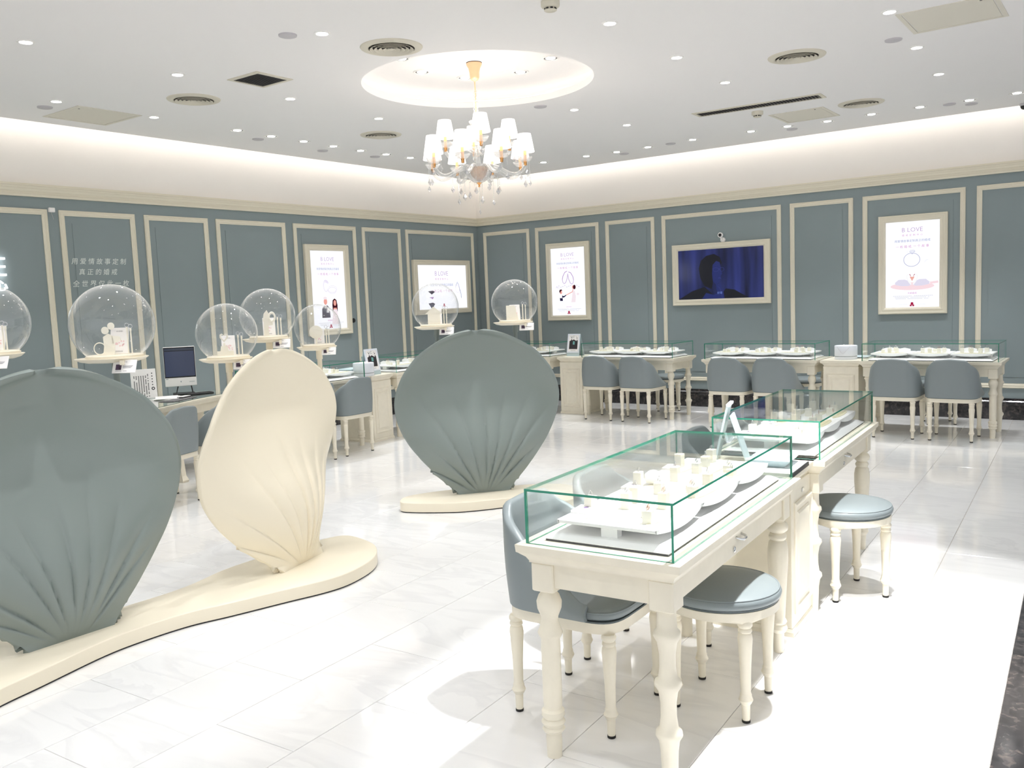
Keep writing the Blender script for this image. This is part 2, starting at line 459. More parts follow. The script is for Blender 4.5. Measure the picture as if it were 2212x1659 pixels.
for a, b in RP: panel(wr_, RIGHT_WALL, a, b)

# ceiling with a round recess, a lip all round over the wall cove
RC = Vector((4.13, -5.21)); RR = 0.968
CE = 0.30
def ceiling():
    mb = MB(); seg = 96
    circ = [(RC.x+RR*math.cos(2*PI*k/seg), RC.y+RR*math.sin(2*PI*k/seg)) for k in range(seg)]
    S = 1.4
    sq = []
    for k in range(seg):
        a = 2*PI*k/seg; c, s_ = math.cos(a), math.sin(a); q = S/max(abs(c), abs(s_)); sq.append((RC.x+q*c, RC.y+q*s_))
    n = seg
    vs = [(x, y, CEIL) for x, y in circ]+[(x, y, CEIL) for x, y in sq]
    fs = [(k, (k+1) % n, n+(k+1) % n, n+k) for k in range(n)]
    mb.add(vs, [f[::-1] for f in fs])
    X0, X1, Y0, Y1 = CE, XE, YE, -CE
    a, b, c, d = RC.x-S, RC.x+S, RC.y-S, RC.y+S
    for x0, x1, y0, y1 in ((X0, a, Y0, Y1), (b, X1, Y0, Y1), (a, b, Y0, c), (a, b, d, Y1)):
        mb.add([(x0, y0, CEIL), (x0, y1, CEIL), (x1, y1, CEIL), (x1, y0, CEIL)], [(0, 1, 2, 3)])
    # lip of the dropped ceiling beside the walls
    t = CEIL+0.055
    mb.add([(CE, YE, CEIL), (CE, -CE, CEIL), (XE, -CE, CEIL), (CE, YE, t), (CE, -CE, t), (XE, -CE, t), (CE+0.12, YE, t), (CE+0.12, -CE-0.12, t), (XE, -CE-0.12, t)],
           [(0, 1, 4, 3), (1, 2, 5, 4), (3, 4, 7, 6), (4, 5, 8, 7)])
    # round lip, ledge, side wall of the recess
    prof = [(RR, CEIL), (RR, CEIL+0.058), (RR+0.2, CEIL+0.058), (RR+0.2, CEIL+0.08), (RR+0.17, CEIL+0.13), (RR+0.10, CEIL+0.16)]
    rings = [[(RC.x+r*math.cos(2*PI*k/seg), RC.y+r*math.sin(2*PI*k/seg), z) for k in range(seg)] for r, z in prof]
    mb.loft(rings, False, False)
    # recess top with shallow plaster ripples
    prof = [(RR+0.10, CEIL+0.16), (0.50, CEIL+0.161), (0.36, CEIL+0.161), (0.345, CEIL+0.153), (0.33, CEIL+0.153), (0.315, CEIL+0.16), (0.25, CEIL+0.16), (0.235, CEIL+0.152), (0.215, CEIL+0.152), (0.20, CEIL+0.16), (0.001, CEIL+0.16)]
    rings = [[(RC.x+r*math.cos(2*PI*k/seg), RC.y+r*math.sin(2*PI*k/seg), z) for k in range(seg)] for r, z in prof]
    mb.loft(rings, False, True)
    return mb
ce = obj('ceiling', ceiling(), M['white'], smooth=35); tag(ce, kind='structure')
obj('unseen_roof_slab', MB().box(-0.2, XE, YE, 0.2, 3.78, 3.9), M['white'], ce)  # unseen slab added overhead so no world light leaks in
# LED strips hidden on the ledges
tag(obj('cove_light_strip', MB().box(CE+0.02, CE+0.045, YE, -CE-0.04, CEIL+0.057, CEIL+0.085), M['cove_strip']), 'long warm light strip hidden in the cove above the left wall', 'light')
tag(obj('cove_light_strip', MB().box(CE+0.05, XE, -CE-0.045, -CE-0.02, CEIL+0.057, CEIL+0.085), M['cove_strip']), 'long warm light strip hidden in the cove above the right wall', 'light')
mb = MB(); mb.torus(RR+0.09, 0.012, 96, 6, Matrix.Translation((RC.x, RC.y, CEIL+0.072)))
tag(obj('cove_light_strip', mb, M['dome_strip']), 'ring of light strip hidden on the ledge of the round ceiling recess', 'light')

# ------------------------------------------------------------------ ceiling fixtures
def lamp_proto(name, gim, label, cat, group):
    t = thing(name, label, cat, (0, 0, 0), 0, group)
    R = 0.075 if gim else 0.055
    mb = MB(); mb.lathe([(R, 0), (R-0.004, -0.006), (R-0.014, -0.007), (R-0.018, -0.002)], 28, cap0=False, cap1=False)
    obj('trim_ring', mb, M['lens_trim'], t, smooth=50)
    if gim:
        mb = MB(); mb.lathe([(R-0.017, -0.001), (R-0.022, -0.004), (R-0.030, -0.004), (R-0.034, -0.001)], 28, cap0=False, cap1=False)
        obj('gimbal_ring', mb, M['lens_grey'], t, smooth=50)
        mb = MB().disc(R-0.036, -0.0045, 24)
    else:
        mb = MB().disc(R-0.016, -0.003, 24)
    me = mb.mesh('lens'); me.flip_normals()
    obj('lens', me, M['lens'], t)
    return t
GRID = [(2.7, -8.216), (4.223, -7.019), (2.66, -7.068), (1.214, -7.264), (1.195, -6.346), (2.625, -5.942), (2.556, -4.781), (5.76, -5.863), (5.716, -4.737), (5.674, -3.662), (4.134, -3.685), (4.121, -2.588), (7.277, -4.761), (7.227, -3.648), (7.189, -2.546)]
GRID_OUT = [(4.93, -7.80), (4.90, -9.20), (7.24, -5.85), (7.68, -6.72), (7.77, -8.10), (7.78, -7.68), (5.78, -7.03), (5.78, -8.2), (4.23, -8.2), (1.22, -8.4), (2.7, -9.4), (4.23, -9.4), (5.78, -9.4), (7.6, -9.35), (7.6, -10.5), (5.8, -10.5), (4.2, -10.5)]
GL = [(1.183, -5.412), (1.15, -4.956), (1.146, -4.509), (1.132, -4.059), (1.122, -3.618), (1.132, -3.197), (1.144, -2.775)]
GR = [(2.041, -1.092), (2.713, -1.087), (3.152, -1.065), (3.606, -1.083), (4.235, -1.14), (4.951, -1.12), (5.369, -1.099), (5.799, -1.05), (6.27, -1.078), (6.751, -1.081), (7.211, -1.061), (7.633, -1.069)]
GD = [(-0.36, -0.54), (-0.52, -0.11), (-0.38, 0.31), (0.53, 0.31), (0.09, 0.50), (0.50, -0.62)]
ORD = ('first', 'second', 'third', 'fourth', 'fifth', 'sixth', 'seventh', 'eighth', 'ninth', 'tenth', 'eleventh', 'twelfth')
p_d = lamp_proto('downlight', False, 'small round recessed downlight in the rows across the flat ceiling', 'ceiling light', 'downlights across the ceiling'); capture(p_d)
for i, (x, y) in enumerate(GRID+GRID_OUT):
    if (x, y) in ((4.93, -7.80), (4.90, -9.20)):
        dup(p_d, (x, y, CEIL), 0, 'round recessed downlight right above the %s' % ('cream petal display' if y > -8 else 'large near grey petal display')); continue
    lb = 'round recessed downlight, %s column from the left wall, %s row from the right wall' % (ORD[min(4, max(0, round((x-1.2)/1.5)))], ORD[min(11, max(0, round((-y-2.55)/1.12)))])
    if (x, y) == (7.78, -7.68): lb = 'extra recessed downlight close beside another above the near island table'
    if i == 0: p_d.location = (x, y, CEIL); p_d['label'] = lb
    else: dup(p_d, (x, y, CEIL), 0, lb)
    spot((x, y, CEIL-0.02), (x, y, 0), ((330 if y < -7 else 210) if (x > 7.65) else SPOT_W), (0.95 if y < -7 else 0.72) if x > 7.65 else 1.35, 0.3 if x > 7.4 else 0.5)
p_g = lamp_proto('adjustable_spotlight', True, 'adjustable recessed spotlight in the row along the left wall', 'ceiling light', 'spotlights along the left wall'); capture(p_g)
for i, (x, y) in enumerate(GL):
    lb = 'adjustable recessed spotlight along the left wall, %s from the room corner' % ORD[len(GL)-1-i]
    if i == 0: p_g.location = (x, y, CEIL); p_g['label'] = lb
    else: dup(p_g, (x, y, CEIL), 0, lb)
    spot((x, y, CEIL-0.02), (x+(0.1 if i % 2 else -0.25), y, 0), GIMBAL_W, 1.15, 0.6, col=(0.95, 0.975, 1.0))
for i, (x, y) in enumerate(GR):
    dup(p_g, (x, y, CEIL), 0, 'adjustable recessed spotlight along the right wall, %s from the room corner' % ORD[i], 'spotlights along the right wall')
    spot((x, y, CEIL-0.02), (x, y+(0.18 if i % 2 else -0.1), 0), GIMBAL_W, 1.15, 0.6, col=(0.95, 0.975, 1.0))
for (x, y), wd in zip(GD, ('near left of', 'left of', 'far left of', 'right of', 'behind', 'in front of')):
    dup(p_g, (RC.x+x, RC.y+y, CEIL+0.16), 0, 'adjustable spotlight in the round ceiling recess, %s the chandelier canopy' % wd, 'spotlights in the round recess')
    spot((RC.x+x, RC.y+y, CEIL+0.14), (RC.x+x*1.5, RC.y+y*1.5, 0), 32, 1.0, 0.6)
for a_ in ((4.66, -5.93), (4.93, -7.80), (4.90, -9.20)):      # narrow lamps over the petals
    spot((a_[0], a_[1], CEIL-0.02+(0.13 if a_[1] > -6 else 0)), (a_[0]-0.02, a_[1], 0), 52, 0.75, 0.35, radius=0.02)

# round cover discs
for (x, y), lab in zip([(4.03, -7.147), (0.944, -7.225), (0.935, -4.959), (0.836, -3.953), (0.924, -3.178), (3.982, -4.055), (3.154, -0.871), (3.92, -1.092), (5.349, -0.88), (7.137, -4.013), (7.018, -1.004), (7.198, -0.845)],
        ['pale lilac round cover disc beside a downlight, between square grille and round vent', 'round cover disc beside the left access hatch', 'first small cover disc along the left wall spotlights', 'middle small cover disc along the left wall spotlights', 'far small cover disc along the left wall spotlights', 'round cover disc just behind the round ceiling recess', 'small cover disc above the photo stand on the right wall side', 'small cover disc nearest the chandelier end of the right wall row', 'small cover disc next to the right access hatch', 'round cover disc with dark edge near the large hatch', 'inner one of two small cover discs past the far right vent', 'outer one of two small cover discs past the far right vent']):
    mb = MB().lathe([(0.062, 0), (0.060, -0.009), (0.052, -0.012), (0.001, -0.012)], 26, cap0=False)
    o = obj('cover_disc', mb, M['grey_cap'], smooth=40, loc=(x, y, CEIL)); tag(o, lab, 'ceiling cover', 'round ceiling cover discs')

# round air diffusers
def vent(x, y, R, lab):
    t = thing('round_vent', lab, 'vent', (x, y, CEIL), 0, 'round ceiling air vents')
    mb = MB().lathe([(R, 0), (R-0.004, -0.006), (R-0.05, -0.016), (R-0.058, -0.012), (R-0.058, -0.002)], 44, cap0=False, cap1=False)
    obj('flange', mb, M['vent_ivory'], t, smooth=40)
    me = MB().disc(R-0.057, -0.0025, 44).mesh('dark_throat'); me.flip_normals(); obj('dark_throat', me, M['vent_dark'], t)
    for k in range(4):
        r1 = R-0.066-k*0.031
        mb = MB().lathe([(r1, -0.020), (r1-0.003, -0.021), (r1-0.022, -0.006), (r1-0.019, -0.005)], 40, cap0=False, cap1=False)
        obj('vane_ring', mb, M['vent_ivory'], t, smooth=40)
    obj('centre_cone', MB().lathe([(R-0.19, -0.018), (R-0.20, -0.021), (0.001, -0.008)], 30, cap0=True), M['vent_ivory'], t, smooth=40)
    mb = MB()
    for k in range(6):
        a = PI*k/3; mb.box(R-0.20, R-0.060, -0.0015, 0.0015, -0.008, -0.004, Matrix.Rotation(a, 4, 'Z'))
    obj('spoke_ribs', mb, M['vent_ivory'], t)
for x, y, lab in ((4.326, -6.461, 'round ivory air vent at the near edge of the round recess'), (2.039, -6.502, 'round ivory air vent left of the square grille'), (1.972, -4.149, 'small looking round air vent left of the chandelier'), (6.433, -4.071, 'round ivory air vent in front of the long linear grille'), (6.34, -1.778, 'round ivory air vent by the right access hatch')):
    vent(x, y, 0.222, lab)
# square return grille
def grille(name, lab, cx, cy, hx, hy, rz, nsl, along_x, border):
    t = thing(name, lab, 'vent', (cx, cy, CEIL), rz)
    mb = frame_mb(-hx, hx, -hy, hy, [(0, 0), (0.0, -0.006), (border, -0.008), (border, 0)])
    me = mb.mesh('frame'); obj('frame', me, M['vent_ivory'], t)
    ix, iy = hx-border, hy-border
    me = MB().add([(-ix, -iy, -0.001), (ix, -iy, -0.001), (ix, iy, -0.001), (-ix, iy, -0.001)], [(3, 2, 1, 0)]).mesh('dark_back'); obj('dark_back', me, M['vent_dark'], t)
    L, Wd = (ix, iy) if along_x else (iy, ix)
    sm = None
    for k in range(nsl):
        p = -Wd+2*Wd*(k+0.5)/nsl
        if sm is None:
            w_ = 0.62*Wd/nsl
            mb = MB().box(-L, L, -w_, w_, -0.0015, 0.0005, Matrix.Rotation(0.45, 4, 'X')); sm = mb.mesh('slat'); sm.materials.append(M['vent_grey'])
        o = bpy.data.objects.new('slat', sm); COL.objects.link(o); o.parent = t
        o.location = (0, p, -0.005) if along_x else (p, 0, -0.005)
        if not along_x: o.rotation_euler = (0, 0, PI/2)
    return t
grille('square_return_grille', 'square return air grille with dark slats and ivory frame', 2.968, -6.534, 0.184, 0.178, 0.0, 15, True, 0.034)
grille('linear_air_grille', 'long narrow linear air grille with dark slats', 5.522, -2.476, 0.645, 0.115, 0.04, 40, False, 0.034)
def hatch(lab, x0, x1, y0, y1):
    t = thing('access_hatch', lab, 'hatch', ((x0+x1)/2, (y0+y1)/2, CEIL), 0, 'ceiling access hatches')
    hx, hy = (x1-x0)/2, (y1-y0)/2
    obj('frame', frame_mb(-hx, hx, -hy, hy, [(0, 0), (0, -0.005), (0.03, -0.006), (0.03, 0)]), M['hatch'], t)
    obj('door_panel', MB().cbox(-hx+0.036, hx-0.036, -hy+0.036, hy-0.036, -0.004, 0.001, 0.002), M['hatch'], t)
    obj('latch', MB().lathe([(0.008, -0.003), (0.008, -0.007), (0.001, -0.007)], 10, Matrix.Translation((hx-0.1, -hy+0.06, 0))), M['lens_grey'], t)
hatch('square ivory access hatch near the left wall cove', 0.566, 1.186, -7.06, -6.46)
hatch('square ivory access hatch below the linear grille', 5.433, 6.0, -1.90, -1.285)
hatch('large ivory access hatch at the top right edge of the view', 7.29, 7.90, -4.66, -4.066)
def smoke(lab, x, y):
    t = thing('smoke_detector', lab, 'smoke detector', (x, y, CEIL), 0, 'smoke detectors')
    obj('base', MB().lathe([(0.058, 0), (0.058, -0.028), (0.052, -0.036), (0.040, -0.040)], 26, cap0=False), M['vent_ivory'], t, smooth=40)
    mb = MB()
    obj('sensor_cap', MB().lathe([(0.034, -0.058), (0.040, -0.054), (0.040, -0.052), (0.001, -0.060)][::-1], 24), M['vent_ivory'], t, smooth=40)
    for k in range(8):
        a = 2*PI*k/8; mb.box(0.034, 0.0375, -0.008, 0.008, -0.053, -0.041, Matrix.Rotation(a, 4, 'Z'))
    obj('sensor_slots', mb, M['black'], t)
    obj('sensor_core', MB().lathe([(0.034, -0.040), (0.034, -0.054)], 20), M['vent_ivory'], t)
smoke('cream smoke detector at the top edge above the recess', 5.70, -6.50)
smoke('cream smoke detector beside the linear grille', 5.416, -2.177)
t = thing('dome_camera', 'small black dome camera at the right edge below the ceiling cove', 'camera', (7.63, -0.40, CEIL))
obj('mount', MB().lathe([(0.045, 0), (0.045, -0.02), (0.04, -0.026)], 20, cap0=False), M['grey_cap'], t, smooth=40)
obj('dome', MB().lathe([(0.038, -0.026), (0.036, -0.042), (0.026, -0.056), (0.012, -0.063), (0.001, -0.064)], 20), M['black'], t, smooth=60)

# =================================================================== PETAL DISPLAYS
PZ = 0.078
def smooth_closed(pts, n=6):
    out = []; m = len(pts)
    for i in range(m):
        p0, p1, p2, p3 = [Vector(pts[(i+k-1) % m]) for k in range(4)]
        for k in range(n):
            t = k/n
            out.append(0.5*((2*p1)+(p2-p0)*t+(2*p0-5*p1+4*p2-p3)*t*t+(3*p1-p0-3*p2+p3)*t**3))
    return [(p.x, p.y) for p in out]
def plinth(lab, pts):
    P = smooth_closed(pts)
    c = [sum(p[0] for p in P)/len(P), sum(p[1] for p in P)/len(P)]
    t = thing('display_plinth', lab, 'plinth', (0, 0, 0))
    def ins(d):
        out = []; n = len(P)
        for i in range(n):
            a = Vector(P[i-1]); b = Vector(P[(i+1) % n]); tg = (b-a).normalized(); nr = Vector((-tg.y, tg.x))
            q = Vector(P[i])+nr*d; out.append(q)
        return out
    area = sum(P[i-1][0]*P[i][1]-P[i][0]*P[i-1][1] for i in range(len(P)))
    sg = 1 if area > 0 else -1
    rings = [[(q.x, q.y, z) for q in ins(sg*d)] for d, z in ((0.0, 0.008), (0.0, PZ-0.006), (0.002, PZ-0.002), (0.006, PZ))]
    o = obj('body', MB().loft(rings), M['cream_gloss'], t, smooth=50)
    rings = [[(q.x, q.y, z) for q in ins(sg*0.004)] for z in (0.0, 0.009)]
    obj('shadow_gap', MB().loft(rings), M['black'], t)
plinth('long wavy cream floor plinth carrying the near grey petal and the cream petal',
       [(4.957, -7.516), (5.034, -7.668), (5.075, -7.87), (5.055, -8.033), (4.99, -8.23), (4.90, -8.52), (4.83, -8.72), (4.804, -8.94), (4.812, -9.162), (4.889, -9.493), (4.93, -9.68), (5.01, -9.92), (5.0, -10.25), (4.78, -10.45), (4.5, -10.42), (4.3, -10.2), (4.26, -9.8), (4.33, -9.41), (4.42, -9.05), (4.44, -8.825), (4.45, -8.589), (4.43, -8.42), (4.37, -8.18), (4.36, -7.9), (4.375, -7.6), (4.41, -7.38), (4.49, -7.29), (4.684, -7.322), (4.83, -7.39)])
plinth('wavy cream floor plinth under the grey petal in the middle of the room',
       [(4.148, -6.425), (4.08, -6.36), (4.05, -6.28), (4.06, -6.19), (4.12, -6.06), (4.19, -5.945), (4.30, -5.80), (4.44, -5.67), (4.57, -5.575), (4.697, -5.46), (4.83, -5.37), (4.98, -5.345), (5.16, -5.42), (5.27, -5.58), (5.27, -5.76), (5.20, -5.87), (5.06, -5.885), (4.92, -5.90), (4.80, -5.96), (4.694, -6.098), (4.561, -6.24), (4.36, -6.36), (4.24, -6.41)])

WH = [(0, .2), (.05, .243), (.13, .338), (.26, .456), (.385, .55), (.49, .605), (.6, .641), (.72, .655), (.82, .638), (.956, .578), (1.06, .49), (1.146, .36), (1.2, .24), (1.235, .13), (1.258, 0.0)]
def petal(lab, mid, bdir, m, belly, curl, lean, seed, hs=1.0):
    rng = random.Random(seed)
    hx = np.array([a for a, b in WH]); wx = np.array([b for a, b in WH])
    nt_, ns = 100, 210
    hd = np.linspace(0, 1.258, 800); wd = np.interp(hd, hx, wx)
    cap = 0.497*np.sqrt(np.clip((1.258-hd)/(1.258-1.06), 0, 1)); wd = np.where(hd > 1.06, cap, wd)
    kk_ = np.ones(61)/61; pad = np.concatenate([np.linspace(.165, wd[0], 30, endpoint=False), wd, np.zeros(30)])
    sm_ = np.convolve(pad, kk_, 'valid'); f_ = np.clip((1.12-hd)/0.1, 0, 1); wd = sm_*f_+wd*(1-f_); wd[-1] = 0
    # outline from the left base corner over the top to the right base corner, even arc length
    th_o = np.linspace(0, 1, 800)
    ol = np.concatenate([np.stack([-wd, hd], 1), np.stack([wd[::-1], hd[::-1]], 1)[1:]])
    al = np.concatenate([[0], np.cumsum(np.hypot(*np.diff(ol, axis=0).T))]); al /= al[-1]
    phi = np.linspace(0, 1, ns); ox = np.interp(phi, al, ol[:, 0]); oz = np.interp(phi, al, ol[:, 1])
    bx_ = np.linspace(ol[0, 0], ol[-1, 0], ns)
    T = np.linspace(0, 1, nt_)[:, None]
    X = bx_[None]*(1-T)+ox[None]*T; Z = oz[None]*T+0*X; hh = Z
    ss = np.clip(X/np.maximum(np.interp(hh, hd, wd), 0.05), -1, 1)
    q = hh/1.258
    def prof_(pts):
        px_ = np.array([p[0] for p in pts]); py_ = np.array([p[1] for p in pts]); xs = np.linspace(-.2, 1.5, 1200)
        ys = np.interp(xs, px_, py_); g = np.exp(-(np.arange(-80, 81)/45)**2); g /= g.sum()
        ys = np.convolve(np.pad(ys, 80, 'edge'), g, 'valid'); return np.interp(hh, xs, ys)
    Dc = prof_([(0, 0), (.14, .05), (.32, .07), (.46, .03), (.62, -.06), (.78, -.13), (.92, -.16), (1.08, -.15), (1.2, -.12), (1.258, -.10)])
    De = prof_([(0, 0), (.1, -.10), (.3, -.20), (.5, -.21), (.7, -.16), (.9, -.09), (1.1, -.085), (1.258, -.10)])
    e_ = np.abs(ss)**2.0
    D = belly*Dc*(1-e_)+curl*De*e_-lean*q**1.5
    th = np.arctan2(X, hh+0.06); rr = np.hypot(X, hh+0.06)
    th = th*(1-0.20*(rr-0.3)*np.abs(th))
    for kk in (-54, -41, -26, -13, 3, 14, 27, 35, 47):
        t0 = math.radians(kk+rng.uniform(-2.5, 2.5)); sgn = 1 if kk > 0 else -1
        r0, r1 = rng.uniform(0.14, 0.24), rng.uniform(0.62, 0.88) if abs(kk) < 38 else rng.uniform(0.45, 0.62)
        dl = (th-t0)*sgn
        prof = np.where(dl > 0, np.exp(-dl/0.018), np.exp(dl/0.075))
        win = 1/(1+np.exp(-(rr-r0)/0.035))*1/(1+np.exp((rr-r1)/0.05))
        D = D-0.021*rng.uniform(0.8, 1.2)*prof*win*0.95
    D = D*np.clip(hh/0.03, 0, 1)
    V = np.stack([X, D, Z], -1)       # local: x lateral, y forward, z up
    dx = np.gradient(V, axis=1); dz = np.gradient(V, axis=0)
    N = np.cross(dx, dz); L = np.linalg.norm(N, axis=-1, keepdims=True)
    N = np.where(L > 1e-7, N/np.maximum(L, 1e-9), np.array([0, 1.0, 0]))
    N = np.where(N[..., 1:2] < 0, -N, N)
    F = V; B = V-N*0.030
    B[0, :, 2] = 0; F[0, :, 2] = 0; B[..., 2] = np.maximum(B[..., 2], 0)
    nv = nt_*ns
    vs = np.concatenate([F.reshape(-1, 3), B.reshape(-1, 3)]).tolist()
    fs = []
    for i in range(nt_-1):
        for j in range(ns-1):
            a = i*ns+j
            fs.append((a, a+1, a+ns+1, a+ns)); fs.append((nv+a, nv+a+ns, nv+a+ns+1, nv+a+1))
    rim = [(nt_-1)*ns+j for j in range(ns)]
    base = len(vs); Fv = F.reshape(-1, 3); Bv = B.reshape(-1, 3); Nv = N.reshape(-1, 3)
    for k in range(ns):
        p = (Fv[rim[k]]+Bv[rim[k]])/2
        tg = Fv[rim[min(k+1, ns-1)]]-Fv[rim[max(k-1, 0)]]
        o = np.cross(tg, Nv[rim[k]]); lo = np.linalg.norm(o); o = o/lo if lo > 1e-9 else np.array([0, 0, 0.0])
        if o@(p-np.array([0, p[1], 0.6])) < 0: o = -o
        p = p+o*0.013; p[2] = max(p[2], 0)
        vs.append(p.tolist())
    for k in range(ns-1):
        a, b = rim[k], rim[k+1]
        fs.append((a, b, base+k+1, base+k)); fs.append((base+k, base+k+1, nv+b, nv+a))
    for j in range(ns-1): fs.append((j+1, j, nv+j, nv+j+1))
    bd = Vector((bdir[0], bdir[1], 0)).normalized(); fw = Vector((bd.y, -bd.x, 0))
    mw = Matrix(((bd.x, fw.x, 0, mid[0]), (bd.y, fw.y, 0, mid[1]), (0, 0, hs, PZ), (0, 0, 0, 1)))
    me = bpy.data.meshes.new('petal_panel'); me.from_pydata(vs, [], fs); me.update()
    o = obj('petal_panel', me, m, None, smooth=70)
    o.matrix_world = mw
    return tag(o, lab, 'petal display')
petal('grey green lacquered petal shaped display panel standing in the middle of the room', (4.525, -5.87), (0.643, 0.766), M['teal_gloss'], 0.9, 0.40, 0.0, 3, 1.0)
petal('cream lacquered petal shaped display panel turned sideways on the long plinth', (4.690, -7.847), (-0.270, 0.963), M['cream_gloss'], 1.0, 0.95, 0.0, 8, 1.0)
petal('large grey green petal shaped display panel nearest the viewer, cut by the left edge', (4.645, -9.22), (0.03, 1.0), M['teal_gloss'], 0.95, 0.35, 0.0, 12, 1.0)

# ------------------------------------------------------------------ glass globes on poles
CARDMX = None
def cutout(kind):
    """thin ivory figure standing on the tray, local x right, y up"""
    mb = MB(); th = 0.003
    def ex(pts, z=0): mb.prism(pts, z, z+th)
    def disc(cx, cy, r, n=18): ex([(cx+r*math.cos(2*PI*k/n), cy+r*math.sin(2*PI*k/n)) for k in range(n)])
    if kind == 'seated couple':
        ex([(-.035, 0), (.02, 0), (.025, .05), (.015, .09), (-.005, .10), (-.03, .085), (-.028, .04)]); disc(-.018, .115, .018); disc(.012, .135, .017)
        ex([(.01, .05), (.055, .065), (.05, .085), (.012, .09)]); mb.torus(.028, .0025, 24, 6, Matrix.Translation((-.05, .03, .0015)))
    elif kind == 'heart on steps':
        ex([(-.05, 0), (.05, 0), (.05, .03), (-.05, .03)]); ex([(-.03, .03), (.02, .03), (.015, .062), (-.025, .062)]); ex([(-.012, .062), (.004, .062), (.002, .08), (-.010, .08)])
        h = [(0.0, .085), (.026, .115), (.025, .135), (.012, .142), (0, .130), (-.012, .142), (-.025, .135), (-.026, .115)]
        h = [(x-.004, y) for x, y in h]
        hi = [(-.004+(x+.004)*.6, .118+(y-.118)*.6) for x, y in h]
        n = len(h)
        mb.add([(x, y, 0) for x, y in h]+[(x, y, 0) for x, y in hi]+[(x, y, th) for x, y in h]+[(x, y, th) for x, y in hi],
               [f for k in range(n) for f in ((k, (k+1) % n, n+(k+1) % n, n+k), (2*n+k, 3*n+k, 3*n+(k+1) % n, 2*n+(k+1) % n), (k, 2*n+k, 2*n+(k+1) % n, (k+1) % n), (n+k, n+(k+1) % n, 3*n+(k+1) % n, 3*n+k))])
    elif kind == 'castle':
        ex([(-.015, 0), (.02, 0), (.018, .1), (-.013, .1)]); ex([(-.02, .1), (.03, .1), (.028, .15), (.012, .18), (-.01, .155)])
        mb.torus(.02, .006, 16, 6, Matrix.Translation((.045, .13, .0015)) @ Matrix.Scale(1.5, 4, (0, 1, 0))); ex([(.015, .07), (.05, .075), (.045, .1), (.015, .1)])
    elif kind == 'round tree':
        disc(0, .10, .055, 22); ex([(-.006, 0), (.006, 0), (.005, .07), (-.005, .07)]); ex([(-.004, .03), (.0, .03), (.03, .07), (.026, .073)]); ex([(.004, .03), (0, .03), (-.03, .07), (-.026, .073)])
    elif kind == 'house':
        ex([(-.05, 0), (.05, 0), (.05, .09), (-.05, .09)]); ex([(-.07, .085), (.07, .085), (.012, .135), (-.012, .135)]); ex([(-.008, .13), (.008, .13), (.008, .142), (-.008, .142)])
    else:
        ex([(-.055, 0), (.045, 0), (.035, .05), (-.055, .05)]); ex([(-.055, .05), (.03, .05), (.025, .10), (.015, .12), (-.055, .12)])
        for k in range(3): ex([(-.05+.03*k, .052), (-.03+.03*k, .052), (-.032+.03*k, .058), (-.048+.03*k, .058)], .003)
    return mb
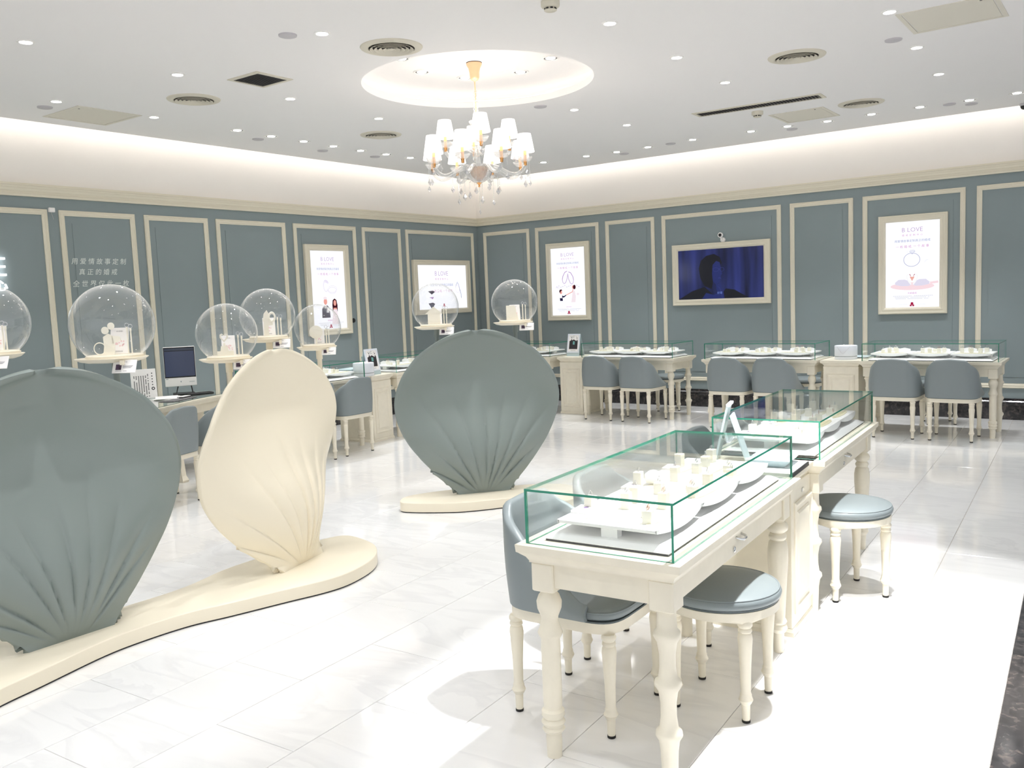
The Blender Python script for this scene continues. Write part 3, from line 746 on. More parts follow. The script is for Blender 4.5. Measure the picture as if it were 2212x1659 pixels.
def globe_stand(idx, pos, R, zc, kind, lab, cardlab_m, pole_m, foot, yaw=0.0):
    zt = zc-0.79*R                       # tray top
    k = R/0.19
    t = thing('globe_display_stand', lab, 'display stand', (pos[0], pos[1], PZ), 0.64+yaw, 'glass globe display stands')
    z = lambda v: v-PZ
    fo = Matrix.Rotation(-(0.64+yaw), 4, 'Z') @ Vector((foot[0]-pos[0], foot[1]-pos[1], 0))
    obj('foot_plate', MB().lathe([(0.030, 0), (0.030, 0.004), (0.016, 0.006)], 18, Matrix.Translation(fo)), pole_m, t, smooth=40)
    zk = 0.95
    path = [fo+Vector((0, 0, 0.004)), fo*0.97+Vector((0, 0, 0.10))]+[fo*(1-(zz-.1)/(zk-.1))*0.97+Vector((0, 0, zz)) for zz in (.3, .5, .7, .85)]+[Vector((0, 0, zk+.06)), Vector((0, 0, z(zt)-.03))]
    obj('pole', MB().tube(path, 0.0155, 14), pole_m, t, smooth=40)
    obj('sleeve', MB().lathe([(0.0195, z(zt)-0.09), (0.0205, z(zt)-0.088), (0.0205, z(zt)-0.03)], 16), pole_m, t, smooth=40)
    rt = 0.145*k
    # leaf shaped tray: round on the right, drawn out to a point on the left
    ring = lambda s, zz: [((rt*s*math.cos(a)-(0.03*k*s if math.cos(a) < -0.6 else 0)), rt*s*math.sin(a), z(zz)) for a in [2*PI*q/40 for q in range(40)]]
    obj('tray', MB().loft([ring(0.70, zt-0.030), ring(0.90, zt-0.022), ring(1.03, zt-0.008), ring(1.02, zt-0.006), ring(0.96, zt-0.008)]), M['cream_gloss'], t, smooth=45)
    r0 = R*math.sqrt(1-0.79**2)
    obj('globe_rim', MB().lathe([(r0+0.014, -0.010+z(zt)), (r0+0.014, 0.004+z(zt)), (r0+0.004, 0.008+z(zt)), (0.001, 0.008+z(zt))], 36), M['cream_gloss'], t, smooth=40)
    prof = []
    a0 = math.asin(-0.79)
    for q in range(31):
        a = a0+(PI/2-a0)*q/30; prof.append((max(R*math.cos(a), 0.0008), z(zc)+R*math.sin(a)))
    obj('glass_globe', MB().lathe(prof, 64, cap0=False, cap1=True), M['globe'], t, smooth=180)
    # sign card on the right front edge of the tray
    cw, ch = 0.118*k, 0.064*k
    mx = Matrix.Translation((rt*0.62, -rt*0.80, z(zt)-0.045*k)) @ Matrix.Rotation(-0.15, 4, 'Z') @ Matrix.Rotation(math.radians(68), 4, 'X')
    c = obj('sign_card', MB().cbox(-cw/2, cw/2, -ch/2, ch/2, -0.002, 0.002, 0.0015), M['paper'], t); c.matrix_local = mx
    mb = MB().box(-cw*.36, -cw*.12, -ch*.26, ch*.16, 0.002, 0.0024); o = obj('card_photo', mb, M['card_photo'], c)
    mb = MB()
    put_text(mb, 'B LOVE', 0, ch*.34, 0.0022, width=cw*.20)
    for q, (a, b, y) in enumerate(((-.06, .02, .14), (-.06, .36, .04), (-.06, .33, -.04), (-.06, .28, -.10), (-.36, -.10, -.34), (-.04, .12, -.34))):
        mb.box(cw*a, cw*b, ch*y-0.0009*k, ch*y+0.0009*k, 0.002, 0.0024)
    tag(obj('card_print', mb, M['print_grey'], c), kind='stuff')
    obj('card_bracket', MB().box(rt*0.50, rt*0.62, -rt*0.86, -rt*0.70, z(zt)-0.040, z(zt)-0.016), M['cream_gloss'], t)
    # leaning booklet, figure, two ring posts: they stand inside the globe and stay separate things
    base = Matrix.Translation((pos[0], pos[1], zt+0.0085)) @ Matrix.Rotation(0.64+yaw, 4, 'Z')
    b = thing('booklet', 'white printed booklet leaning inside the glass globe %s' % cardlab_m, 'booklet', mw=base @ Matrix.Translation((0.005*k, 0.035*k, 0.001)) @ Matrix.Rotation(0.1, 4, 'Z') @ Matrix.Rotation(math.radians(72), 4, 'X'), group='booklets in the globes')
    bw, bh = 0.085*k, 0.13*k
    obj('cover', MB().cbox(-bw/2, bw/2, 0, bh, -0.003, 0.0, 0.0012), M['paper'], b)
    mb = MB(); put_text(mb, 'B LOVE', 0, bh*.86, 0.0004, width=bw*.32)
    for q in range(2): mb.box(-bw*.2, bw*.2, bh*(.1-.03*q), bh*(.11-.03*q), 0, 0.0004)
    tag(obj('print', mb, M['print_grey'], b), kind='stuff')
    mb = MB()
    for q in range(14):
        rr = random.Random(idx*50+q); mb.disc(0.0042*k, 0.0005, 7, rr.uniform(-.25, .25)*bw, bh*rr.uniform(.25, .5))
    tag(obj('picture', mb, M['print_pink'], b), kind='stuff')
    f = thing('cutout_figure', 'thin ivory %s cutout standing inside the glass globe %s' % (kind, cardlab_m), 'ornament', mw=base @ Matrix.Translation((-0.015*k, -0.01*k, 0)) @ Matrix.Rotation(-0.05, 4, 'Z') @ Matrix.Rotation(PI/2, 4, 'X') @ Matrix.Scale(k, 4), group='cutout figures in the globes')
    obj('silhouette', cutout(kind), M['ivory'], f)
    obj('stand', MB().box(-.03, .03, 0, .003, -.012, .016), M['ivory'], f)
    for q, (px, py, hh) in enumerate(((0.066, 0.0, 0.128), (0.088, -0.012, 0.122))):
        p = thing('ring_post', '%s ivory ring post inside the glass globe %s' % (('taller', 'shorter')[q], cardlab_m), 'ring holder', mw=base @ Matrix.Translation((px*k, py*k, 0)), group='ring posts in the globe %s' % cardlab_m)
        obj('post', MB().lathe([(0.010, 0), (0.010, 0.002), (0.0036, 0.003), (0.0036, hh*k-.016), (0.005, hh*k-.015), (0.005, hh*k)], 10), M['ivory'], p, smooth=40)
        mb = MB(); mb.torus(0.0095, 0.0013, 18, 6, Matrix.Translation((0, 0, hh*k+.0095)) @ Matrix.Rotation(PI/2, 4, 'X') @ Matrix.Rotation(0.4, 4, 'Y'))
        r_ = obj('ring', mb, M['silver'], p, smooth=60)
M['card_photo'] = mat('card_photo_print', srgb(70, 52, 74), 0.6, noise=0.6, nscale=60)
M['print_grey'] = mat('print_grey', srgb(120, 116, 122), 0.7)
M['print_pink'] = mat('print_pink', srgb(240, 206, 208), 0.7)
M['pole_grey'] = mat('grey_green_pole_lacquer', srgb(132, 142, 139), 0.35)
globe_stand(1, (4.39, -9.349), 0.1744, 1.578, 'seated couple', 'glass globe on a pole behind the large grey petal, cut by the left edge', 'cut by the left edge', M['pole_grey'], (4.44, -9.25))
globe_stand(2, (4.43, -8.773), 0.2052, 1.543, 'seated couple', 'biggest glass globe, on a grey pole behind the large near grey petal', 'below the handwritten lettering', M['pole_grey'], (4.46, -9.13))
globe_stand(3, (4.42, -8.080), 0.1725, 1.458, 'heart on steps', 'glass globe on a cream pole holding a heart figure, beside the computer', 'left of the cream petal', M['cream_gloss'], (4.46, -7.93), 0.25)
globe_stand(4, (4.405, -7.77), 0.164, 1.5475, 'castle', 'highest glass globe of the three behind the cream petal', 'highest above the cream petal', M['cream_gloss'], (4.47, -7.82), 0.2)
globe_stand(5, (4.361, -7.339), 0.149, 1.456, 'round tree', 'smallest glass globe, before the tall lit poster, right above the cream petal', 'before the tall lit poster', M['cream_gloss'], (4.50, -7.73), 0.1)
globe_stand(6, (4.170, -5.942), 0.1845, 1.5477, 'house', 'glass globe holding a house figure before the wide lit poster', 'before the wide lit poster', M['pole_grey'], (4.33, -5.86))
globe_stand(7, (4.609, -5.483), 0.1857, 1.5543, 'laptop screen', 'glass globe on a grey pole at the room corner, right of the middle petal top', 'at the room corner', M['pole_grey'], (4.47, -5.68))

# =================================================================== FURNITURE
TZ = 0.767
LEGA = [(.026, 0), (.028, .06), (.027, .09), (.034, .092), (.040, .102), (.034, .112), (.037, .116), (.042, .127), (.037, .138), (.034, .141), (.041, .152), (.040, .168), (.031, .176), (.033, .20), (.034, .40), (.033, .425), (.040, .437), (.044, .448), (.036, .468), (.029, .492), (.030, .505), (.042, .535), (.044, .558), (.036, .580), (.030, .588), (.030, .600)]
LEGB = [(.024, 0), (.027, .08), (.029, .13), (.034, .165), (.044, .182), (.042, .196), (.031, .206), (.026, .245), (.026, .29), (.032, .33), (.044, .350), (.042, .364), (.031, .374), (.026, .41), (.026, .45), (.032, .49), (.044, .512), (.042, .526), (.033, .536), (.031, .57), (.031, .600)]
LEGC = [(.020, 0), (.024, .09), (.030, .094), (.038, .110), (.034, .124), (.030, .130), (.036, .140), (.032, .150), (.028, .156), (.032, .22), (.039, .34), (.044, .42), (.044, .46), (.038, .495), (.030, .505), (.036, .512), (.038, .522), (.032, .534), (.028, .538), (.042, .550), (.045, .566), (.040, .580), (.030, .588), (.030, .600)]
LEGD = [(.030, 0), (.030, .115), (.040, .120), (.041, .128), (.038, .16), (.030, .22), (.023, .33), (.021, .42), (.024, .455), (.027, .475), (.022, .49), (.022, .53), (.030, .566), (.038, .570), (.038, .585), (.030, .588), (.030, .600)]
CBACK = [(.014, 0.008), (.016, .07), (.020, .074), (.027, .088), (.021, .104), (.022, .108), (.020, .112), (.0185, .118), (.020, .20), (.025, .29), (.0275, .32), (.025, .338), (.021, .344), (.0255, .350), (.0245, .358), (.021, .362), (.027, .370), (.027, .380), (.022, .388)]
leg_me = {}
for nm, pr in (('a', LEGA), ('b', LEGB), ('c', LEGC), ('d', LEGD)):
    me = MB().lathe(pr, 22).mesh('leg'); me.materials.append(M['cream'])
    me.polygons.foreach_set('use_smooth', [True]*len(me.polygons)); me.set_sharp_from_angle(angle=math.radians(42)); leg_me[nm] = me
def link(name, me, parent, loc=(0, 0, 0), rot=(0, 0, 0)):
    o = bpy.data.objects.new(name, me); COL.objects.link(o); o.parent = parent; o.location = loc; o.rotation_euler = rot; return o

def ogee_slab(mb, hx, hy, top=TZ):
    prof = [(0.0, top), (0.0, top-0.004), (0.002, top-0.026), (0.008, top-0.030), (0.012, top-0.034), (0.026, top-0.046), (0.034, top-0.060), (0.034, top-0.066)]
    rings = [[(-hx+d, -hy+d, z), (hx-d, -hy+d, z), (hx-d, hy-d, z), (-hx+d, hy-d, z)] for d, z in prof]
    return mb.loft(rings[::-1])

GLASS_T = 0.008
def pane_mb(hx, hy, hz_):
    """glass sheet: faces 0-1 broad sides, rest edges"""
    pass
def glass_pane(parent, x0, x1, y0, y1, z0, z1):
    mb = MB().box(x0, x1, y0, y1, z0, z1)
    me = mb.mesh('glass_pane'); me.materials.append(M['glass']); me.materials.append(M['glass_edge'])
    d = (x1-x0, y1-y0, z1-z0); thin = d.index(min(d))
    for p in me.polygons:
        n = p.normal; ax = max(range(3), key=lambda i: abs(n[i]))
        p.material_index = 0 if ax == thin else 1
    o = bpy.data.objects.new('glass_pane', me); COL.objects.link(o); o.parent = parent; return o

# trays and rings (shared meshes)
def tray_mesh():
    mb = MB(); hx, hy = .195, .185
    mb.cbox(-hx, hx, -hy, hy, .036, .050, .003)
    for sy in (-1, 1):
        n = 16; top = []; bot = []; topo = []; boto = []
        for k in range(n+1):
            x = -hx+2*hx*k/n; u = x/hx; dz = .016*(1-u*u); fl = .012*(1-u*u)
            top.append((x, sy*hy, .049)); bot.append((x, sy*(hy+fl), .037-dz)); topo.append((x, sy*(hy-.006), .049)); boto.append((x, sy*(hy+fl-.006), .037-dz))
        rings = [[top[k], bot[k], boto[k], topo[k]] for k in range(n+1)]
        mb.loft(rings)
    mb.box(-.035, .035, -.035, .035, 0.0, .037); mb.box(-.170, -.135, -.03, .03, 0.0, .037); mb.box(.135, .170, -.03, .03, 0.0, .037)
    return mb
TRAY = tray_mesh().mesh('display_tray'); TRAY.materials.append(M['white_pad'])
def leaf(L, w):
    return [(-L, 0), (-L*.6, -w*.75), (0, -w), (L*.6, -w*.75), (L, 0), (L*.6, w*.75), (0, w), (-L*.6, w*.75)]
INSERT = MB().prism(leaf(.165, .020), .0500, .0535).mesh('lace_insert'); INSERT.materials.append(M['insert'])
mbi = MB()
for q in range(9):
    x = -.12+.03*q; mbi.torus(.010, .0016, 10, 4, Matrix.Translation((x, 0, .0542)) @ Matrix.Scale(1.3, 4, (1, 0, 0)))
INSERT2 = MB().prism(leaf(.175, .026), .0500, .0535); INSERT2.add(mbi.v, mbi.f); INSERT2 = INSERT2.mesh('lace_insert'); INSERT2.materials.append(M['insert'])
BLOCK = {h: None for h in (.03, .045, .058)}
for h in BLOCK:
    BLOCK[h] = MB().cbox(-.018, .018, -.016, .016, 0, h, .0015).mesh('ring_block'); BLOCK[h].materials.append(M['ivory'])
def ring_mesh(double, m):
    mb = MB()
    if double:
        for s in (-1, 1): mb.torus(.0095, .0012, 18, 5, Matrix.Translation((.007*s, .001*s, .0085)) @ Matrix.Rotation(PI/2, 4, 'X'))
    else:
        mb.torus(.0100, .0013, 20, 5, Matrix.Translation((0, 0, .009)) @ Matrix.Rotation(PI/2, 4, 'X'))
        mb.lathe([(.0004, .0178), (.0040, .0222), (.0030, .0240), (.0004, .0242)], 8)
    me = mb.mesh('ring'); me.materials.append(m); me.polygons.foreach_set('use_smooth', [True]*len(me.polygons)); return me
RINGS = [ring_mesh(False, M['silver']), ring_mesh(True, M['silver']), ring_mesh(True, M['rose']), ring_mesh(False, M['silver'])]
CARD = MB().cbox(-.045, .045, -.030, .030, 0, .010, .001).mesh('open_case'); CARD.materials.append(M['paper'])
CARDP = MB().disc(.014, .0103, 18, -.01, .006, .009); CARDP = CARDP.mesh('printed_seal'); CARDP.materials.append(mat('seal_violet', srgb(120, 96, 140), 0.6))
BOARD = MB()
_n = 14
for sgn in (1,):
    rings = []
    for k in range(_n+1):
        a = -0.62+1.24*k/_n; R_ = .13
        x, y = R_*math.sin(a), .05*(1-math.cos(a))*-2.2; h = .046-.016*abs(a)/.62
        rings.append([(x, y, 0), (x, y+.005, 0), (x, y+.012, h), (x, y+.007, h)])
    BOARD.loft(rings)
BOARD = BOARD.mesh('curved_back_board'); BOARD.materials.append(M['white_pad'])
BUST = MB().lathe([(.004, 0), (.026, .006), (.034, .022), (.030, .040), (.014, .052), (.001, .055)], 18).mesh('bracelet_form'); BUST.materials.append(M['white_pad'])
BUST.polygons.foreach_set('use_smooth', [True]*len(BUST.polygons))

def showcase(name_, lab, cx, cy, rz, gl, gw, island, where, rng_seed):
    """glass topped table; local -y is the customer side, local x runs along the table"""
    rng = random.Random(rng_seed)
    t = thing('display_table', lab, 'display table', (cx, cy, 0), rz, 'glass topped jewellery tables')
    hx, hy = gl/2+.028, gw/2+.028
    obj('table_top', ogee_slab(MB(), hx, hy), M['cream'], t, smooth=30)
    bx, by = hx-.038, hy-.038
    b = .042
    for sx, sy, k in ((1, -1, 'a'), (1, 1, 'b'), (-1, 1, 'c'), (-1, -1, 'd')):
        x, y = sx*(bx-b), sy*(by-b)
        obj('corner_block', MB().cbox(x-b, x+b, y-b, y+b, .600, .7005, .004), M['cream'], t)
        link('leg', leg_me[k], t, (x, y, 0), (0, 0, 0))
    mb = MB()
    ap = .010
    mb.box(-bx+2*b, bx-2*b, -by+ap, -by+ap+.02, .618, .7005)
    mb.box(-bx+ap, -bx+ap+.02, -by+2*b, by-2*b, .618, .7005); mb.box(bx-ap-.02, bx-ap, -by+2*b, by-2*b, .618, .7005)
    obj('apron', mb, M['cream'], t)
    d = obj('drawer', MB().cbox(-bx+2*b+.002, bx-2*b-.002, by-ap-.02, by-ap, .620, .698, .002), M['cream'], t)
    pts = [(-.03, by-ap, .684), (-.028, by-ap+.018, .680), (-.015, by-ap+.024, .676), (.015, by-ap+.024, .676), (.028, by-ap+.018, .680), (.03, by-ap, .684)]
    obj('handle', MB().tube(pts, .005, 8), M['chrome'], d, smooth=60)
    obj('lock', MB().lathe([(.011, 0), (.011, .004), (.007, .006), (.001, .006)], 16, Matrix.Translation((.055 if island else -.055, by-ap, .645)) @ Matrix.Rotation(-PI/2, 4, 'X')), M['chrome'], d, smooth=40)
    gx, gy, g0, g1 = gl/2, gw/2, TZ, .955
    e = GLASS_T
    glass_pane(t, -gx, gx, -gy, gy, g1-e, g1)
    glass_pane(t, -gx, gx, -gy, -gy+e, g0+.001, g1-e); glass_pane(t, -gx, gx, gy-e, gy, g0+.001, g1-e)
    glass_pane(t, -gx, -gx+e, -gy+e, gy-e, g0+.001, g1-e); glass_pane(t, gx-e, gx, -gy+e, gy-e, g0+.001, g1-e)
    # bevelled white platform; black strip below paints the shade of its gap
    px, py = gx-.055, gy-.040
    obj('platform_gap_shade', MB().box(-px+.004, px-.004, -py+.004, py-.004, TZ, TZ+.008), M['black'], t)
    rings = [[(-px+i, -py+i, z), (px-i, -py+i, z), (px-i, py-i, z), (-px+i, py-i, z)] for i, z in ((.001, TZ+.008), (0, TZ+.010), (.030, TZ+.026), (.034, TZ+.027))]
    obj('platform', MB().loft(rings), M['white_pad'], t)
    bz = TZ+.027
    Rz = Matrix.Translation((cx, cy, 0)) @ Matrix.Rotation(rz, 4, 'Z')
    step = (2*px-.02)/3
    for k in range(3):
        x0 = (k-1)*step
        tr = thing('display_tray', 'curved white jewellery tray, %s inside %s' % (('on the left', 'in the middle', 'on the right')[k] if not island else ('at the far end', 'in the middle', 'at the near end')[k], where), 'tray', mw=Rz @ Matrix.Translation((x0, 0, bz)), group='jewellery trays')
        o = link('board', TRAY, tr); o.scale = (step/.40, (gw-.14)/.40, 1)
        ly = (gw-.14)/.40
        for q, (yy, me) in enumerate(((-.09, INSERT), (.03, INSERT), (.135, INSERT2)) if island else ((-.135, INSERT2),)):
            o = link('lace_insert', me, tr, (0, yy*ly, 0)); o.scale = (step/.40, ly, 1)
        S = []
        if island:
            S = [(.05, .085), (-.09, .09), (-.02, -.03), (.11, -.02), (-.12, -.045), (.02, -.14), (.12, .125)]
        else:
            S = [(-.10, -.04), (-.02, -.085), (.06, -.05), (.11, .02), (-.05, .03), (.0, .09)]
        S = [(x, y) for i, (x, y) in enumerate(S) if not (i == (rng_seed+k) % len(S))]
        S = sorted(S, reverse=island)
        for si, (x, y) in enumerate(S):
            h = rng.choice((.03, .045, .058)) if island else rng.choice((.03, .045, .045))
            x += rng.uniform(-.012, .012); y += rng.uniform(-.008, .008)
            mw = Rz @ Matrix.Translation((x0+x*step/.40, y*ly, bz+.050)) @ Matrix.Rotation(rng.uniform(-.12, .12), 4, 'Z')
            o = bpy.data.objects.new('ring_block', BLOCK[h]); COL.objects.link(o); o.matrix_world = mw
            spot_ = '%s from %s, %s, %s' % (ORD[si], 'near end' if island else 'left', (('far tray', 'middle tray', 'near tray') if island else ('left tray', 'middle tray', 'right tray'))[k], where)
            tag(o, 'ring block, '+spot_, 'ring block', 'ring blocks inside '+where)
            r_ = bpy.data.objects.new('ring', rng.choice(RINGS)); COL.objects.link(r_); r_.matrix_world = mw @ Matrix.Translation((0, 0, h-.001))
            tag(r_, 'ring, '+spot_, 'ring', 'rings inside '+where)
        if island:
            c = thing('open_case', 'thin white open case with violet seal, %s tray, %s' % (('far', 'middle', 'near')[k], where), 'case', mw=Rz @ Matrix.Translation((x0+.06, -.155*ly, bz+.050)) @ Matrix.Rotation(.08, 4, 'Z'), group='white open cases on trays')
            link('lid', CARD, c); link('printed_seal', CARDP, c)
            if k == 1:
                bo = bpy.data.objects.new('bracelet_form', BUST); COL.objects.link(bo); bo.matrix_world = Rz @ Matrix.Translation((x0-.02, -.10, bz+.0535)) @ Matrix.Scale(1.2, 4, (1, 0, 0))
                tag(bo, 'egg shaped white bracelet form on the middle tray inside '+where, 'display form')
        else:
            for q, (bx_, by_, ss) in enumerate(((-.06, .10, 1.0), (.085, .115, .85))):
                bo = bpy.data.objects.new('curved_back_board', BOARD); COL.objects.link(bo); bo.matrix_world = Rz @ Matrix.Translation((x0+bx_, by_*ly, bz+.050)) @ Matrix.Scale(ss, 4)
                tag(bo, '%s low curved white back board, %s tray, %s' % (('left', 'right')[q], ('left', 'middle', 'right')[k], where), 'display board', 'back boards inside '+where)
    return t

IS = -PI/2+0.055
showcase('a', 'near glass topped display table of the island, with turned cream legs', 7.268, -8.178, IS, 1.335, .535, True, 'the near island table', 1)
showcase('b', 'far glass topped display table of the island, beyond the narrow cabinet', 7.180, -6.415, IS, 1.28, .535, True, 'the far island table', 2)
showcase('c', 'glass topped display table on the right wall under the ring poster', 6.905, -1.16, 0.0, 1.295, .56, False, 'wall table under the ring poster', 3)
showcase('d', 'glass topped display table on the right wall under the television', 5.095, -1.11, 0.0, 1.31, .56, False, 'wall table under the television', 4)
showcase('e', 'glass topped display table on the right wall, left of the gap before the television', 3.335, -1.02, -0.045, 1.345, .56, False, 'wall table left of the television', 5)
showcase('f', 'glass topped display table in the corner, mostly hidden behind the middle petal', 1.49, -0.96, -0.03, 1.32, .56, False, 'corner table behind the middle petal', 6)
showcase('g', 'glass topped display table on the left wall, beside the round floral box', 1.345, -4.905, PI/2+0.02, 1.32, .56, False, 'left wall table beside the floral box', 7)
showcase('h', 'glass topped display table on the left wall, starting behind the grey petal edge', 1.29, -3.04, PI/2+0.02, 1.31, .56, False, 'left wall table past the photo stand', 8)

def cabinet(lab, cx, cy, rz, w, d, lockside=1, stickers=False):
    t = thing('side_cabinet', lab, 'cabinet', (cx, cy, 0), rz, 'narrow cream cabinets')
    hx, hy = w/2, d/2
    obj('body', MB().cbox(-hx+.022, hx-.022, -hy+.020, hy-.020, .035, .7005, .003), M['cream'], t)
    obj('plinth_base', MB().loft([[(-hx+.014+i, -hy+.012+i, z), (hx-.014-i, -hy+.012+i, z), (hx-.014-i, hy-.012-i, z), (-hx+.014+i, hy-.012-i, z)] for i, z in ((0, 0), (0, .02), (.004, .026), (.008, .035))]), M['cream'], t)
    obj('table_top', ogee_slab(MB(), hx+.006, hy+.006), M['cream'], t, smooth=30)
    for sy, nm in ((-1, 'front_panel'), (1, 'door')):
        mx = Matrix.Translation((0, sy*(hy-.020), 0)) @ (Matrix(((1, 0, 0, 0), (0, 0, -1, 0), (0, 1, 0, 0), (0, 0, 0, 1))) if sy < 0 else Matrix(((-1, 0, 0, 0), (0, 0, 1, 0), (0, 1, 0, 0), (0, 0, 0, 1))))
        a = hx-.062
        pf = frame_mb(-a, a, .095, .615, [(0, 0), (0, .006), (.008, .012), (.014, .012), (.022, .004), (.03, 0)])
        p = obj(nm, pf, M['cream'], t); p.matrix_local = mx
        q = obj('raised_field', MB().loft([[(-a+.05+i, .145+i, z), (a-.05-i, .145+i, z), (a-.05-i, .565-i, z), (-a+.05+i, .565-i, z)] for i, z in ((0, -.001), (0, .003), (.012, .008))]), M['cream'], p)
        if sy > 0:
            obj('lock', MB().cbox(-.018, .018, .640, .656, 0, .004, .001), M['chrome'], p)
    if not stickers:
        pass
    return t
cabinet('narrow cream cabinet between the two island display tables', 7.222, -7.180, IS, .43, .47)
cabinet('narrow cream cabinet at the corner table, carrying the photo stand', 2.475, -1.015, -0.03, .40, .52)
cabinet('narrow cream cabinet on the right wall carrying the plain round box', 6.022, -1.12, 0.0, .42, .56)
cabinet('narrow cream cabinet on the left wall carrying the round floral box', 1.30, -3.945, PI/2+0.1, .40, .54)

# ------------------------------------------------------------------ armchairs
CLEG = MB().lathe(CBACK, 18).mesh('leg'); CLEG.materials.append(M['cream']); CLEG.polygons.foreach_set('use_smooth', [True]*len(CLEG.polygons)); CLEG.set_sharp_from_angle(angle=math.radians(42))
CPAD = MB().lathe([(.0145, 0), (.0155, .002), (.0155, .010)], 14).mesh('foot_pad'); CPAD.materials.append(M['rubber'])
def chair_proto(lab):
    t = thing('armchair', lab, 'chair', (0, 0, 0))
    # cream seat rail with squared corners over the legs
    rings = [sring(.232, .240, 5.0, z, 40, 0, .0) for z in (.388, .392, .428)]
    mb = MB(); mb.loft(rings)
    obj('seat_rail', mb, M['cream'], t, smooth=40)
    obj('seat_gap_shade', MB().loft([sring(.234, .241, 5, z, 40) for z in (.427, .433)]), M['gap_dark'], t, smooth=40)  # dark band painted in for the shade between rail and cushion
    rings = [sring(.232*s, .238*s, 4.5, z, 40, 0, 0.004) for s, z in ((.96, .432), (1.0, .440), (1.0, .458), (.975, .470), (.90, .478), (.70, .484), (.35, .487), (.02, .488))]
    obj('seat_cushion', MB().loft(rings), M['leather'], t, smooth=60)
    rings = [[(p[0], p[1], p[2]) for p in sring(.2325, .2385, 4.5, .4635, 48, 0, .004)]]
    pp = rings[0]; obj('piping', MB().tube(pp+[pp[0]], .0028, 6, caps=False), M['leather'], t, smooth=80)
    for sx, sy in ((-1, -1), (1, -1), (-1, 1), (1, 1)):
        l = link('leg', CLEG, t, (sx*(.188 if sy < 0 else .198), sy*.203, 0)); link('foot_pad', CPAD, l)
    # wrap-round back
    a, yb, r, yf = .247, -.252, .135, .135
    P = []
    n1, n2, n3 = 9, 12, 9
    for k in range(n1): P.append((-a, yf+(yb+r-yf)*k/n1))
    for k in range(n2): 
        th = PI+PI/2*k/n2; P.append((-a+r+r*math.cos(th), yb+r+r*math.sin(th)))
    for k in range(n3+1): P.append((-a+r+(2*a-2*r)*k/n3, yb))
    for k in range(1, n2+1):
        th = 1.5*PI+PI/2*k/n2; P.append((a-r+r*math.cos(th), yb+r+r*math.sin(th)))
    for k in range(1, n1+1): P.append((a, yb+r+(yf-yb-r)*k/n1))
    P = [Vector(p) for p in P]; N = len(P)
    s = [0]
    for i in range(1, N): s.append(s[-1]+(P[i]-P[i-1]).length)
    mid = s[-1]/2; L = mid
    smst = lambda e0, e1, x: (lambda q: q*q*(3-2*q))(max(0, min(1, (x-e0)/(e1-e0))))
    rings = []
    zb = .4335; th0 = .044
    for i in range(N):
        u = abs(s[i]-mid)
        h = .822-.010*smst(0, .16, u)-.045*smst(.13, .22, u)-.255*smst(.17, L*.97, u)-.02*smst(L*.8, L, u)
        tg = (P[min(i+1, N-1)]-P[max(i-1, 0)]).normalized(); nr = Vector((-tg.y, tg.x))    # inward
        lean = Vector((0, -1)) if u < .2 else Vector((P[i].x, P[i].y-.0)).normalized()
        end = smst(L*.86, L, u)
        tt = th0*(1-.55*end)
        ring = []
        rows = 7
        for k in range(rows+1):
            f = k/rows; z = zb+(h-.012-zb)*f
            q = P[i]-nr*0.0+Vector((0, -1))*(.035*f*f*(1-smst(.14, .34, u)))+nr*(-.012*math.sin(PI*f))*1.0
            q = q+nr*.010*f
            ring.append((q.x, q.y, z))
        top = Vector(ring[-1][:2])
        c_ = top+nr*tt*.42
        ring.append(((top+nr*.006).x, (top+nr*.006).y, h-.004)); ring.append((c_.x, c_.y, h)); 
        e_ = top+nr*tt*.85
        ring.append(((top+nr*(tt*.80-.004)).x, (top+nr*(tt*.80-.004)).y, h-.004)); 
        for k in range(rows, -1, -1):
            f = k/rows; z = zb+(h-.012-zb)*f
            q = Vector(ring[k][:2])+nr*(tt*(1.0-.16*f)); ring.append((q.x, q.y, z))
        rings.append(ring)
    mb = MB(); mb.loft(rings, True, True, True)
    obj('backrest', mb, M['leather'], t, smooth=55)
    return t
CH = [((6.985, -8.400), -PI/2+.03, 'nearest blue grey leather armchair, tucked under the near island table'),
      ((6.962, -7.850), -PI/2+.03, 'blue grey leather armchair seen through the glass of the near island table'),
      ((6.905, -6.61), -PI/2+.03, 'light lit blue grey armchair beside the cabinet end of the far island table'),
      ((6.880, -6.07), -PI/2+.03, 'blue grey armchair at the far end of the far island table'),
      ((6.637, -1.530), 0, 'left armchair of the pair under the ring poster at the right wall'),
      ((7.172, -1.525), 0, 'right armchair of the pair under the ring poster at the right wall'),
      ((4.835, -1.50), 0, 'left armchair of the pair at the wall table under the television'),
      ((5.365, -1.49), 0, 'right armchair of the pair at the wall table under the television'),
      ((3.092, -1.418), -.04, 'left armchair of the pair at the wall table right of the photo stand'),
      ((3.648, -1.455), -.04, 'right armchair of the pair at the wall table right of the photo stand'),
      ((1.720, -4.68), PI/2, 'blue grey armchair next to the left wall cabinet, right of the cream petal'),
      ((1.740, -5.24), PI/2, 'blue grey armchair hidden behind the cream petal at the left wall table'),
      ((1.960, -6.570), PI/2+.38, 'blue grey armchair at the computer desk, right of its pair'),
      ((2.13, -7.135), PI/2+.30, 'blue grey armchair at the computer desk, mostly behind the large grey petal')]
cp = chair_proto(CH[0][2]); capture(cp); cp['group'] = 'blue grey armchairs'
for i, ((x, y), a, lab) in enumerate(CH):
    if i == 0: cp.location = (x, y, 0); cp.rotation_euler = (0, 0, a)
    else: dup(cp, (x, y, 0), a, lab)

